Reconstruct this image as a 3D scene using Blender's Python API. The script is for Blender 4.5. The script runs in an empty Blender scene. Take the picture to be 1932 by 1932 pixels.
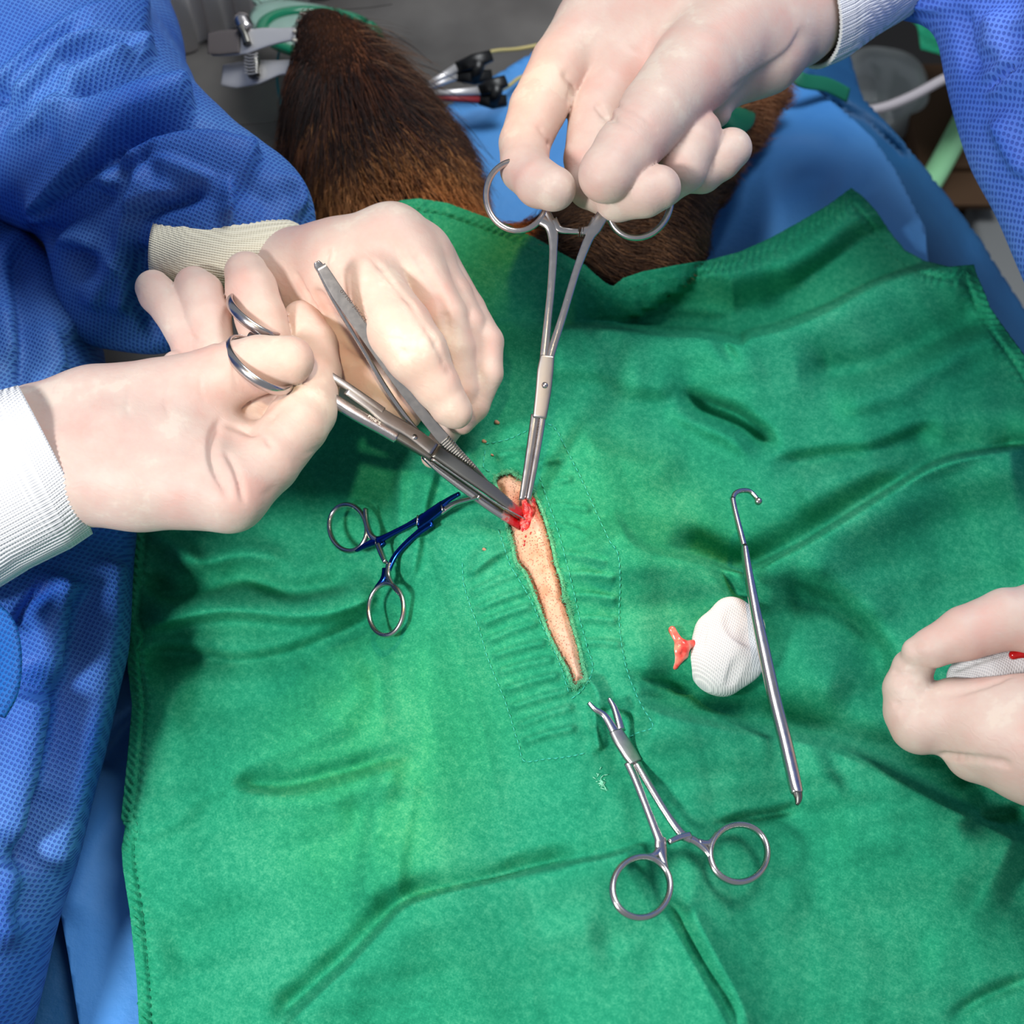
import bpy, bmesh, math, random
import numpy as np
from mathutils import Vector, Matrix, Euler

random.seed(7); rng = np.random.default_rng(11)
SC = bpy.context.scene
COL = SC.collection

# ------------------------------------------------------------ camera
F = 2832.0            # focal length in px of a 1932 px frame
TH = math.radians(58) # camera looks down by this angle
DIST = 0.85
Z0 = 1.0              # height of the drape over the animal's belly
fwd = np.array([0, math.cos(TH), -math.sin(TH)])
Rt = np.array([1.0, 0, 0])
Up = np.array([0, math.sin(TH), math.cos(TH)])
CAM = np.array([0, 0, Z0]) - DIST * fwd
cd = bpy.data.cameras.new('camera'); cam = bpy.data.objects.new('camera', cd); COL.objects.link(cam)
cam.location = CAM; cam.rotation_euler = (math.pi/2 - TH, 0, 0)
cd.sensor_width = 36; cd.lens = 36*F/1932; cd.clip_start = 0.02; cd.clip_end = 50
cd.dof.use_dof = True; cd.dof.focus_distance = 0.815; cd.dof.aperture_fstop = 9.0
SC.camera = cam

# ------------------------------------------------------------ light
w = bpy.data.worlds.new('room_light'); SC.world = w; w.use_nodes = True
nt = w.node_tree; nt.nodes['Background'].inputs[0].default_value = (0.80, 0.88, 1.0, 1)
nt.nodes['Background'].inputs[1].default_value = 0.34

def area(name, loc, target, size, power, col=(1, 1, 1)):
    l = bpy.data.lights.new(name, 'AREA'); l.shape = 'DISK'; l.size = size; l.energy = power; l.color = col
    o = bpy.data.objects.new(name, l); COL.objects.link(o); o.location = loc
    d = Vector(target) - Vector(loc); o.rotation_euler = d.to_track_quat('-Z', 'Y').to_euler(); return o
def spot(name, loc, target, deg, blend, power, col, rad=0.03):
    l = bpy.data.lights.new(name, 'SPOT'); l.spot_size = math.radians(deg); l.spot_blend = blend
    l.energy = power; l.color = col; l.shadow_soft_size = rad
    o = bpy.data.objects.new(name, l); COL.objects.link(o); o.location = loc
    d = Vector(target) - Vector(loc); o.rotation_euler = d.to_track_quat('-Z', 'Y').to_euler(); return o

def ray(px, py):
    px = np.asarray(px, float); py = np.asarray(py, float)
    return fwd + Rt * ((px-966)/F)[..., None] + Up * ((966-py)/F)[..., None]
def P(px, py, h):
    d = ray(px, py); t = (Z0 + np.asarray(h, float) - CAM[2]) / d[..., 2]
    return CAM + d * t[..., None]
def rm(r, p): return r * float(np.dot(np.asarray(p)-CAM, fwd)) / F

area('flash', (-0.70, -0.62, Z0+0.85), (0.0, 0.0, Z0), 0.20, 16.5, (1.0, 0.985, 0.97))
area('added_overhead_fill', (0.5, 0.7, Z0+1.5), (0, 0.3, Z0), 0.8, 22, (0.95, 0.98, 1.0))  # unseen overhead softbox added to lift the background and the steel
def lamp_at(name, px, py, h, deg, power, col):
    t = P(px, py, h); spot(name, (t[0]-0.04, t[1]+0.22, Z0+1.15), t, deg, 1.0, power, col)
lamp_at('surgical_and_added_spot', 985, 985, 0.0, 11.5, 11, (1.0, 0.95, 0.86))
_t = P(690, 715, 0.04); spot('surgical_and_added_spot', (_t[0]-0.03, _t[1]-0.34, Z0+1.05), _t, 11, 1.0, 30, (1.0, 0.80, 0.50))  # fill spot added from the camera side for the surgeon's left thumb
lamp_at('surgical_and_added_spot', 735, 1390, -0.04, 9, 80, (1.0, 0.36, 0.04))  # this and the next two: orange spots added for yellowish patches on the cloth
lamp_at('surgical_and_added_spot', 1200, 1020, -0.01, 9.5, 55, (1.0, 0.40, 0.05))
lamp_at('surgical_and_added_spot', 900, 470, -0.02, 8, 40, (1.0, 0.45, 0.08))

SC.view_settings.view_transform = 'Standard'; SC.view_settings.look = 'None'
SC.view_settings.gamma = 1.0; SC.view_settings.use_curve_mapping = False
SC.view_settings.exposure = 0.0

# ------------------------------------------------------------ materials
def srgb(r, g, b):
    f = lambda c: (c/255/12.92) if c/255 <= 0.04045 else ((c/255+0.055)/1.055)**2.4
    return (f(r), f(g), f(b), 1.0)

class M:
    def __init__(s, name):
        s.m = bpy.data.materials.new(name); s.m.use_nodes = True; s.t = s.m.node_tree
        s.b = s.t.nodes['Principled BSDF']
    def n(s, kind, **kw):
        nd = s.t.nodes.new(kind)
        for k, v in kw.items():
            if k.startswith('i_'): nd.inputs[int(k[2:])].default_value = v
            else: setattr(nd, k, v)
        return nd
    def l(s, a, b): s.t.links.new(a, b)
    def set(s, **kw):
        for k, v in kw.items(): s.b.inputs[k.replace('_', ' ')].default_value = v
        return s
    def coord(s, out='Object', scale=(1, 1, 1), rot=(0, 0, 0)):
        tc = s.n('ShaderNodeTexCoord'); mp = s.n('ShaderNodeMapping')
        mp.inputs['Scale'].default_value = scale; mp.inputs['Rotation'].default_value = rot
        s.l(tc.outputs[out], mp.inputs[0]); return mp.outputs[0]
    def noise(s, vec, scale, detail=3, rough=0.5):
        n = s.n('ShaderNodeTexNoise'); n.inputs['Scale'].default_value = scale
        n.inputs['Detail'].default_value = detail; n.inputs['Roughness'].default_value = rough
        s.l(vec, n.inputs['Vector']); return n.outputs['Fac']
    def ramp(s, fac, stops):
        r = s.n('ShaderNodeValToRGB'); e = r.color_ramp.elements
        while len(e) < len(stops): e.new(0.5)
        for i, (p, c) in enumerate(stops): e[i].position = p; e[i].color = c
        s.l(fac, r.inputs[0]); return r.outputs[0]
    def math(s, op, a, b=None, c=None):
        m = s.n('ShaderNodeMath', operation=op)
        for i, v in enumerate((a, b, c)):
            if v is None: continue
            if isinstance(v, (int, float)): m.inputs[i].default_value = v
            else: s.l(v, m.inputs[i])
        return m.outputs[0]
    def mix(s, fac, a, b):
        m = s.n('ShaderNodeMix', data_type='RGBA')
        for i, v in ((0, fac), (6, a), (7, b)):
            if isinstance(v, (tuple, int, float)): m.inputs[i].default_value = v
            else: s.l(v, m.inputs[i])
        return m.outputs[2]
    def bump(s, h, dist, strength=1.0, prev=None):
        b = s.n('ShaderNodeBump'); b.inputs['Distance'].default_value = dist; b.inputs['Strength'].default_value = strength
        s.l(h, b.inputs['Height'])
        if prev is not None: s.l(prev, b.inputs['Normal'])
        s.l(b.outputs[0], s.b.inputs['Normal']); return b.outputs[0]
    def base(s, c):
        if isinstance(c, tuple): s.b.inputs['Base Color'].default_value = c
        else: s.l(c, s.b.inputs['Base Color'])
        return s

def weave_cloth(name, dark, mid, light, thread=0.00105, rough=0.85, contrast=0.55):
    m = M(name); m.set(Roughness=rough, Specular_IOR_Level=0.2)
    uv = m.coord('UV', rot=(0, 0, 0.55))
    sp = m.n('ShaderNodeSeparateXYZ'); m.l(uv, sp.inputs[0])
    k = 2*math.pi/thread
    nz = m.noise(uv, 900, 2)
    a = m.math('SINE', m.math('MULTIPLY', sp.outputs[0], k))
    b = m.math('SINE', m.math('MULTIPLY', sp.outputs[1], k))
    tw = m.math('MULTIPLY_ADD', m.math('MULTIPLY', a, b), 0.5, 0.5)
    big = m.noise(uv, 14, 4, 0.6); med = m.noise(uv, 260, 3, 0.7)
    f = m.math('MULTIPLY_ADD', tw, contrast*0.5, m.math('MULTIPLY_ADD', m.math('SUBTRACT', med, 0.5), 0.5, m.math('MULTIPLY_ADD', m.math('SUBTRACT', big, 0.5), 0.45, 0.5-contrast*0.25)))
    f = m.math('MULTIPLY_ADD', m.math('SUBTRACT', nz, 0.5), 0.35, f)
    m.base(m.ramp(f, [(0.12, dark), (0.5, mid), (0.95, light)]))
    bm = m.bump(tw, 0.00012, 0.5)
    m.bump(med, 0.0005, 0.35, bm)
    return m.m

G_DARK, G_MID, G_LIGHT = srgb(8, 94, 66), srgb(24, 142, 104), srgb(108, 198, 154)
mat_drape = weave_cloth('green_drape_cloth', G_DARK, G_MID, G_LIGHT)
mat_fray = M('frayed_thread').set(Roughness=0.9).base(srgb(88, 178, 134)).m
mat_stitch = M('teal_thread').set(Roughness=0.7).base(srgb(60, 190, 165)).m

def nonwoven(name, c1, c2, dot, dots=True, scale=430, rough=0.6, ry=0.0):
    m = M(name); m.set(Roughness=rough, Specular_IOR_Level=0.35)
    v = m.coord('Object', rot=(-0.56, ry, 0.4))
    nz = m.noise(v, 9, 3); c = m.ramp(nz, [(0.3, c1), (0.75, c2)])
    b0 = m.bump(m.noise(v, 60, 4, 0.6), 0.0022, 0.55)
    b1 = m.bump(m.noise(v, 700, 2, 0.6), 0.0003, 0.4, b0)
    if dots:
        vo = m.n('ShaderNodeTexVoronoi', voronoi_dimensions='2D', feature='F1')
        vo.inputs['Scale'].default_value = scale; vo.inputs['Randomness'].default_value = 0.12
        m.l(v, vo.inputs['Vector'])
        d = m.ramp(vo.outputs['Distance'], [(0.24, (1, 1, 1, 1)), (0.40, (0, 0, 0, 1))])
        c = m.mix(m.math('MULTIPLY', d, 0.62), c, dot)
        m.bump(d, -0.0005, 0.7, b1)
    m.base(c); return m.m
mat_gown = nonwoven('blue_gown_fabric', srgb(20, 78, 168), srgb(88, 138, 200), srgb(8, 44, 140))
mat_gown2 = nonwoven('assistant_gown_fabric', srgb(66, 108, 214), srgb(110, 146, 232), srgb(20, 48, 150), scale=300, ry=0.55)
mat_sheet = nonwoven('light_blue_sheet', srgb(66, 136, 208), srgb(90, 158, 224), srgb(40, 100, 180), dots=False)
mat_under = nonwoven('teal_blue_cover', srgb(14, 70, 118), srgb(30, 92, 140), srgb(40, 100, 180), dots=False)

def latex():
    m = M('latex_glove'); m.set(Roughness=0.52, Specular_IOR_Level=0.28)
    m.b.inputs['Subsurface Weight'].default_value = 0.25; m.b.inputs['Subsurface Radius'].default_value = (0.008, 0.004, 0.0025)
    m.b.inputs['Subsurface Scale'].default_value = 0.5
    v = m.coord('Object')
    n1 = m.noise(v, 34, 4, 0.6)
    c = m.ramp(n1, [(0.32, srgb(205, 166, 154)), (0.47, srgb(203, 174, 162)), (0.60, srgb(205, 182, 169)), (0.64, srgb(209, 190, 176))])
    m.base(c)
    # fine skin-like wrinkles of stretched latex
    w1 = m.n('ShaderNodeTexWave', wave_type='BANDS', bands_direction='DIAGONAL'); m.l(v, w1.inputs['Vector'])
    w1.inputs['Scale'].default_value = 90; w1.inputs['Distortion'].default_value = 9; w1.inputs['Detail'].default_value = 4; w1.inputs['Detail Scale'].default_value = 2.2
    b0 = m.bump(w1.outputs['Fac'], 0.00012, 0.35)
    m.bump(m.noise(v, 420, 4, 0.7), 0.00012, 0.35, b0)
    return m.m
mat_glove = latex()

def knit(name, a, b):
    m = M(name); m.set(Roughness=0.9, Specular_IOR_Level=0.1)
    uv = m.coord('UV'); sp = m.n('ShaderNodeSeparateXYZ'); m.l(uv, sp.inputs[0])
    k = 2*math.pi/0.0013
    s1 = m.math('MULTIPLY_ADD', m.math('SINE', m.math('MULTIPLY', sp.outputs[1], k)), 0.5, 0.5)
    s2 = m.math('MULTIPLY_ADD', m.math('SINE', m.math('MULTIPLY', sp.outputs[0], k*0.85)), 0.5, 0.5)
    f = m.math('MULTIPLY', s1, m.math('MULTIPLY_ADD', s2, 0.5, 0.5))
    m.base(m.mix(m.math('MULTIPLY', f, 0.55), a, b)); m.bump(f, -0.0004, 0.9); return m.m
mat_cuff = knit('white_knit', srgb(240, 240, 240), srgb(178, 180, 192))
mat_cuff2 = knit('cream_knit', srgb(238, 230, 208), srgb(170, 158, 130))

def gauze_mat():
    m = M('gauze'); m.set(Roughness=0.95, Specular_IOR_Level=0.1)
    v = m.coord('Object', rot=(0.4, 0.1, 0.5)); sp = m.n('ShaderNodeSeparateXYZ'); m.l(v, sp.inputs[0])
    k = 2*math.pi/0.0011
    a = m.math('ABSOLUTE', m.math('SINE', m.math('MULTIPLY', sp.outputs[0], k/2)))
    b = m.math('ABSOLUTE', m.math('SINE', m.math('MULTIPLY', sp.outputs[1], k/2)))
    f = m.math('MULTIPLY', a, b)
    m.base(m.mix(m.math('MULTIPLY', f, 0.55), srgb(222, 222, 222), srgb(160, 164, 170)))
    b0 = m.bump(f, -0.0003, 0.7); m.bump(m.noise(v, 150, 4), 0.0012, 0.4, b0); return m.m
mat_gauze = gauze_mat()

def metal(name, col, rough=0.24, brushed=True):
    m = M(name); m.set(Metallic=1.0, Roughness=rough).base(col)
    v = m.coord('Object')
    m.l(m.math('MULTIPLY_ADD', m.noise(v, 260, 3), 0.16, rough-0.07), m.b.inputs['Roughness'])
    m.bump(m.noise(v, 700, 2), 0.00004, 0.3); return m.m
mat_steel = metal('stainless_steel', srgb(196, 190, 188), 0.22)
mat_satin = metal('satin_steel', srgb(170, 165, 162), 0.36)
mat_dark = metal('dark_steel', srgb(120, 118, 112), 0.3)
def plain(name, col, rough=0.5, spec=0.4, **kw):
    m = M(name); m.set(Roughness=rough, Specular_IOR_Level=spec, **kw).base(col); return m.m
def bloody(name, col, rough):
    m = M(name); v = m.coord('Object'); ln = m.n('ShaderNodeVectorMath', operation='LENGTH'); m.l(v, ln.inputs[0])
    f = m.math('ADD', ln.outputs['Value'], m.math('MULTIPLY', m.math('SUBTRACT', m.noise(v, 380, 3), 0.5), 0.012))
    k = m.ramp(f, [(0.0075, (1, 1, 1, 1)), (0.0115, (0, 0, 0, 1))])
    m.base(m.mix(k, col, srgb(150, 4, 8))); m.set(Roughness=rough); m.l(m.math('SUBTRACT', 1.0, k), m.b.inputs['Metallic']); return m.m
mat_dark_tip = bloody('dark_steel_bloody', srgb(120, 118, 112), 0.28); mat_steel_tip = bloody('steel_bloody', srgb(190, 185, 182), 0.22)
mat_blood = plain('blood', srgb(170, 6, 10), 0.15, 0.6)
mat_black = plain('black_plastic', srgb(14, 14, 15), 0.35)
mat_engrave = plain('engraved_mark', srgb(70, 55, 50), 0.6)
# ------------------------------------------------------------ object helpers
def empty(name, loc, label=None, cat=None, group=None):
    o = bpy.data.objects.new(name, None); COL.objects.link(o); o.location = [float(c) for c in loc]; o.empty_display_size = 0.02
    if label: o['label'] = label; o['category'] = cat
    if group: o['group'] = group
    return o
def mesh_obj(name, verts, faces, mat, parent=None, uv=None, smooth=True, label=None, cat=None, kind=None, group=None, loc=None):
    verts = np.asarray(verts, float)
    if parent is not None:
        o0 = parent
        off = np.zeros(3)
        while o0 is not None: off = off + np.array(o0.location); o0 = o0.parent
    else:
        if loc is None:
            c = (verts.min(0)+verts.max(0))/2; c[2] = verts[:, 2].min(); loc = c
        off = np.array(loc, float)
    me = bpy.data.meshes.new(name)
    fa = faces.tolist() if isinstance(faces, np.ndarray) else faces
    me.from_pydata((verts-off).tolist(), [], fa)
    if uv is not None:
        uvl = me.uv_layers.new(name='UVMap'); li = np.empty(len(me.loops), int); me.loops.foreach_get('vertex_index', li)
        uvl.data.foreach_set('uv', np.asarray(uv, float)[li].ravel())
    if smooth: me.shade_smooth()
    me.materials.append(mat)
    o = bpy.data.objects.new(name, me); COL.objects.link(o)
    if parent is not None: o.parent = parent
    else: o.location = off
    if label: o['label'] = label
    if cat: o['category'] = cat
    if kind: o['kind'] = kind
    if group: o['group'] = group
    return o
def struct(o): o['kind'] = 'structure'; return o
def solid(o, t, off=-1):
    s = o.modifiers.new('thickness', 'SOLIDIFY'); s.thickness = t; s.offset = off; return o

def poly_arr(pts): return np.array(pts, float)
def seg_info(px, py, poly, closed=False):
    """nearest distance, signed side, arclength parameter to a polyline"""
    pl = poly_arr(poly)
    if closed: pl = np.vstack([pl, pl[:1]])
    best = np.full(px.shape, 1e9); side = np.zeros(px.shape); par = np.zeros(px.shape); nx = np.zeros(px.shape); ny = np.zeros(px.shape)
    L = np.r_[0, np.cumsum(np.linalg.norm(np.diff(pl, axis=0), axis=1))]
    for i in range(len(pl)-1):
        a, b = pl[i], pl[i+1]; ab = b-a; l2 = max(ab@ab, 1e-9)
        t = np.clip(((px-a[0])*ab[0]+(py-a[1])*ab[1])/l2, 0, 1)
        cx = a[0]+t*ab[0]; cy = a[1]+t*ab[1]
        d = np.hypot(px-cx, py-cy); k = d < best
        cr = ab[0]*(py-a[1])-ab[1]*(px-a[0])
        best = np.where(k, d, best); side = np.where(k, np.sign(cr), side)
        par = np.where(k, L[i]+t*np.sqrt(l2), par); nx = np.where(k, cx, nx); ny = np.where(k, cy, ny)
    return best, side, par, L[-1], nx, ny
def inside(px, py, poly):
    pl = poly_arr(poly); n = len(pl); r = np.zeros(px.shape, bool)
    for i in range(n):
        x1, y1 = pl[i]; x2, y2 = pl[(i+1) % n]
        c = ((y1 > py) != (y2 > py)) & (px < (x2-x1)*(py-y1)/((y2-y1) if y2 != y1 else 1e-9)+x1)
        r ^= c
    return r
def smooth_poly(pts, n=8, closed=False):
    p = poly_arr(pts); out = []
    N = len(p)
    rg = range(N if closed else N-1)
    for i in rg:
        if closed: a, b, c, d = p[(i-1) % N], p[i], p[(i+1) % N], p[(i+2) % N]
        else: a, b, c, d = p[max(i-1, 0)], p[i], p[i+1], p[min(i+2, N-1)]
        for k in range(n):
            t = k/n
            out.append(0.5*((2*b)+(c-a)*t+(2*a-5*b+4*c-d)*t*t+(3*b-a-3*c+d)*t**3))
    if not closed: out.append(p[-1])
    return np.array(out)
def fold(px, py, poly, A, wl, wr, endfade=60, sm=True):
    """ridge (A>0) or crease (A<0), width wl on the left of travel, wr on the right (px)"""
    pl = smooth_poly(poly, 6) if sm else poly_arr(poly)
    mn = pl.min(0)-3.2*max(wl, wr); mx = pl.max(0)+3.2*max(wl, wr)
    out = np.zeros(px.shape); k = (px > mn[0]) & (px < mx[0]) & (py > mn[1]) & (py < mx[1])
    if not k.any(): return out
    d, s, par, L, _, _ = seg_info(px[k], py[k], pl)
    w = np.where(s > 0, wr, wl)
    ef = np.minimum(np.clip(par/endfade, 0, 1), np.clip((L-par)/endfade, 0, 1)) if endfade else 1.0
    ef = ef*ef*(3-2*ef) if endfade else 1.0
    out[k] = A*np.exp(-(d/w)**2)*ef
    return out
def sheet(poly, hfun, step=6, hole=None, uvscale=None):
    pl = poly_arr(poly); mn, mx = pl.min(0)-step, pl.max(0)+step
    xs = np.arange(mn[0], mx[0]+step, step); ys = np.arange(mn[1], mx[1]+step, step)
    X, Y = np.meshgrid(xs, ys); X = X.copy(); Y = Y.copy(); sh = X.shape
    def ok_and_snap(pg, keep_in, X, Y):
        ins = inside(X, Y, pg)
        if not keep_in: ins = ~ins
        d, s, par, L, nx, ny = seg_info(X, Y, pg, True)
        near = (~ins) & (d < step*0.98)
        snap = near | (ins & (d < step*0.12))
        X = np.where(snap, nx, X); Y = np.where(snap, ny, Y)
        return ins | near, X, Y
    ok, X, Y = ok_and_snap(pl, True, X, Y)
    if hole is not None:
        ok2, X, Y = ok_and_snap(poly_arr(hole), False, X, Y); ok &= ok2
    H = hfun(X, Y); V = P(X, Y, H).reshape(-1, 3)
    idx = np.arange(X.size).reshape(sh)
    q = np.stack([idx[:-1, :-1], idx[1:, :-1], idx[1:, 1:], idx[:-1, 1:]], -1).reshape(-1, 4)
    q = q[ok.ravel()[q].all(1)]
    used = np.unique(q); mp = -np.ones(X.size, int); mp[used] = np.arange(len(used))
    # metric uv: world x / along-slope y
    Y0 = P(X, Y, np.zeros_like(X)).reshape(-1, 3)
    uv = Y0[:, :2]
    return V[used], mp[q], uv[used], X.ravel()[used], Y.ravel()[used]

# ------------------------------------------------------------ solid modelling with distance fields
class Field:
    def __init__(s, lo, hi, vox):
        s.v = vox; s.lo = np.array(lo)-3*vox; n = np.ceil((np.array(hi)+3*vox-s.lo)/vox).astype(int)+1
        s.n = n; s.f = np.full(n, 1.0, np.float32)
        s.ax = [(s.lo[i]+vox*np.arange(n[i])).astype(np.float32) for i in range(3)]
    def win(s, a, b, r):
        lo = np.minimum(a, b)-r; hi = np.maximum(a, b)+r
        i0 = np.clip(np.floor((lo-s.lo)/s.v).astype(int), 0, s.n-1); i1 = np.clip(np.ceil((hi-s.lo)/s.v).astype(int)+1, 1, s.n)
        return tuple(slice(i0[i], i1[i]) for i in range(3))
    def cone(s, W, a, b, ra, rb):
        a = np.asarray(a, np.float32); b = np.asarray(b, np.float32); ba = b-a; l2 = max(float(ba@ba), 1e-12)
        x = s.ax[0][W[0]][:, None, None]-a[0]; y = s.ax[1][W[1]][None, :, None]-a[1]; z = s.ax[2][W[2]][None, None, :]-a[2]
        t = np.clip((x*ba[0]+y*ba[1]+z*ba[2])/l2, 0, 1)
        return np.sqrt((x-t*ba[0])**2+(y-t*ba[1])**2+(z-t*ba[2])**2)-(ra+(rb-ra)*t)
    def add(s, prim, k, f=None):
        f = s.f if f is None else f
        a, b, ra, rb = prim; W = s.win(a, b, max(ra, rb)+k+4*s.v); d = s.cone(W, a, b, ra, rb); g = f[W]
        h = np.maximum(k-np.abs(g-d), 0)/k; f[W] = np.minimum(g, d)-h*h*k*0.25
    def sub(s, prim, k):
        a, b, ra, rb = prim; W = s.win(a, b, max(ra, rb)+k+4*s.v); d = -s.cone(W, a, b, ra, rb); g = s.f[W]
        h = np.maximum(k-np.abs(g-d), 0)/k; s.f[W] = np.maximum(g, d)+h*h*k*0.25
    def hit(s, px, py):
        d = ray(px, py); d = d/np.linalg.norm(d); t = np.arange(0.25, 1.9, s.v*0.4)
        p = (CAM+d*t[:, None]-s.lo)/s.v; ok = ((p >= 0) & (p < s.n-2)).all(1)
        p = p[ok]; t = t[ok]
        if len(p) == 0: return None
        i = p.astype(int); f = s.f[i[:, 0], i[:, 1], i[:, 2]]
        k = np.nonzero(f < 0)[0]
        return None if len(k) == 0 else CAM+d*t[k[0]]
    def strokes(s, strokes):
        for st in strokes:
            pts, r, depth, k = st[:4]; sub = depth < 0
            pl = smooth_poly(pts, 4)
            hs = [s.hit(x, y) for x, y in pl]
            prev = None; N = len(hs)
            for j, h in enumerate(hs):
                if h is None: prev = None; continue
                taper = math.sin(math.pi*min(1, max(0.08, (j+0.5)/N)))**0.5
                R = rm(r, h); dd = rm(abs(depth), h)*taper; v = (h-CAM)/np.linalg.norm(h-CAM)
                c = h-v*(R-dd) if sub else h+v*(R-dd)
                if prev is not None and np.linalg.norm(prev-c) < 0.06:
                    (s.sub if sub else s.add)((prev, c, R, R), rm(k, h))
                prev = c
    def mesh(s, smooth=2):
        f = s.f; S = f < 0
        c = S[:-1, :-1, :-1].astype(np.int8)
        for dx, dy, dz in [(1,0,0),(0,1,0),(0,0,1),(1,1,0),(1,0,1),(0,1,1),(1,1,1)]:
            c = c+S[dx:S.shape[0]-1+dx, dy:S.shape[1]-1+dy, dz:S.shape[2]-1+dz]
        act = (c > 0) & (c < 8); I = np.argwhere(act); ids = -np.ones(act.shape, int); ids[act] = np.arange(len(I))
        acc = np.zeros((len(I), 3)); cnt = np.zeros(len(I))
        cor = [(0,0,0),(1,0,0),(0,1,0),(1,1,0),(0,0,1),(1,0,1),(0,1,1),(1,1,1)]
        val = [f[I[:, 0]+a, I[:, 1]+b, I[:, 2]+e] for a, b, e in cor]
        for i in range(8):
            for j in range(i+1, 8):
                if sum(abs(cor[i][q]-cor[j][q]) for q in range(3)) != 1: continue
                m = (val[i] < 0) != (val[j] < 0); t = np.where(m, val[i]/np.where(m, val[i]-val[j], 1), 0)
                for q in range(3): acc[:, q] += np.where(m, cor[i][q]+t*(cor[j][q]-cor[i][q]), 0)
                cnt += m
        V = (I+acc/cnt[:, None])*s.v+s.lo
        Q = []
        for ax in range(3):
            sl0 = [slice(None)]*3; sl1 = [slice(None)]*3; sl0[ax] = slice(0, -1); sl1[ax] = slice(1, None)
            A, B = S[tuple(sl0)], S[tuple(sl1)]; u, w_ = [(1, 2), (2, 0), (0, 1)][ax]
            for flip in (0, 1):
                E = np.argwhere((~A & B) if flip else (A & ~B))
                E = E[(E[:, u] > 0) & (E[:, w_] > 0) & (E[:, u] < act.shape[u]) & (E[:, w_] < act.shape[w_])]
                if not len(E): continue
                def gid(du, dw):
                    G = E.copy(); G[:, u] -= du; G[:, w_] -= dw; return ids[G[:, 0], G[:, 1], G[:, 2]]
                q = np.stack([gid(1, 1), gid(0, 1), gid(0, 0), gid(1, 0)], -1)
                Q.append(q[:, ::-1] if flip else q)
        Q = np.vstack(Q); Q = Q[(Q >= 0).all(1)]
        for _ in range(smooth):
            acc = np.zeros_like(V); cn = np.zeros(len(V))
            for a, b in ((0, 1), (1, 2), (2, 3), (3, 0)):
                for i, j in ((a, b), (b, a)):
                    np.add.at(acc, Q[:, i], V[Q[:, j]]); np.add.at(cn, Q[:, i], 1)
            V = V*0.5+0.5*acc/np.maximum(cn, 1)[:, None]
        return V, Q
def displace(V, Q, folds, gain=1.0):
    """lay cloth folds on a modelled surface: ridges/creases (mm) drawn as strokes where the photo shows them"""
    n = np.zeros_like(V); f = np.cross(V[Q[:, 1]]-V[Q[:, 0]], V[Q[:, 2]]-V[Q[:, 0]])
    for k in range(4): np.add.at(n, Q[:, k], f)
    n /= np.linalg.norm(n, axis=1)[:, None]+1e-12
    c = V-CAM; dep = c@fwd; px = 966+F*(c@Rt)/dep; py = 966-F*(c@Up)/dep
    face = np.clip(-(n*c).sum(1)/np.linalg.norm(c, axis=1)*2.5+0.3, 0, 1)
    h = np.zeros(len(V))
    for a, A, wl, wr in folds: h += fold(px, py, a, A*gain/1000, wl, wr, 40)
    return V+n*(h*face)[:, None]
def chain(pts):
    """list of (px,py,h[cm],r[px]) -> cones"""
    c = [P(x, y, h/100) for x, y, h, r in pts]; rr = [rm(p[3], c[i]) for i, p in enumerate(pts)]
    if len(pts) == 1: return [(c[0], c[0]+1e-4, rr[0], rr[0])]
    return [(c[i], c[i+1], rr[i], rr[i+1]) for i in range(len(c)-1)]
def organic(base, fingers, vox=0.0012, kb=0.012, kf=0.006, kj=0.002, strokes=(), smooth=2, clip=None):
    B = [p for c in base for p in chain(c)]; Fg = [chain(c[0] if isinstance(c, tuple) else c) for c in fingers]
    kfs = [c[1] if isinstance(c, tuple) else kf for c in fingers]
    al = B+[p for c in Fg for p in c]
    lo = np.min([np.minimum(p[0], p[1])-max(p[2], p[3]) for p in al], 0)-0.006; hi = np.max([np.maximum(p[0], p[1])+max(p[2], p[3]) for p in al], 0)+0.006
    if clip is not None: lo = np.maximum(lo, clip[0]); hi = np.minimum(hi, clip[1])
    fd = Field(lo, hi, vox)
    for p in B: fd.add(p, kb)
    if Fg:
        palm = fd.f.copy(); accf = fd.f.copy()
        for c, kk in zip(Fg, kfs):
            g = np.full_like(palm, 1.0)
            for p in c: fd.add(p, kj, g)
            near = g < 0.5
            h = np.maximum(kk-np.abs(palm-g), 0)/kk
            m = np.where(near, np.minimum(palm, g)-h*h*kk*0.25, palm)
            accf = np.minimum(accf, m)
        fd.f = accf
    fd.strokes(strokes)
    # close the volume at the box
    fd.f[0], fd.f[-1], fd.f[:, 0], fd.f[:, -1], fd.f[:, :, 0], fd.f[:, :, -1] = 1, 1, 1, 1, 1, 1
    return fd, fd.mesh(smooth)

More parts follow.
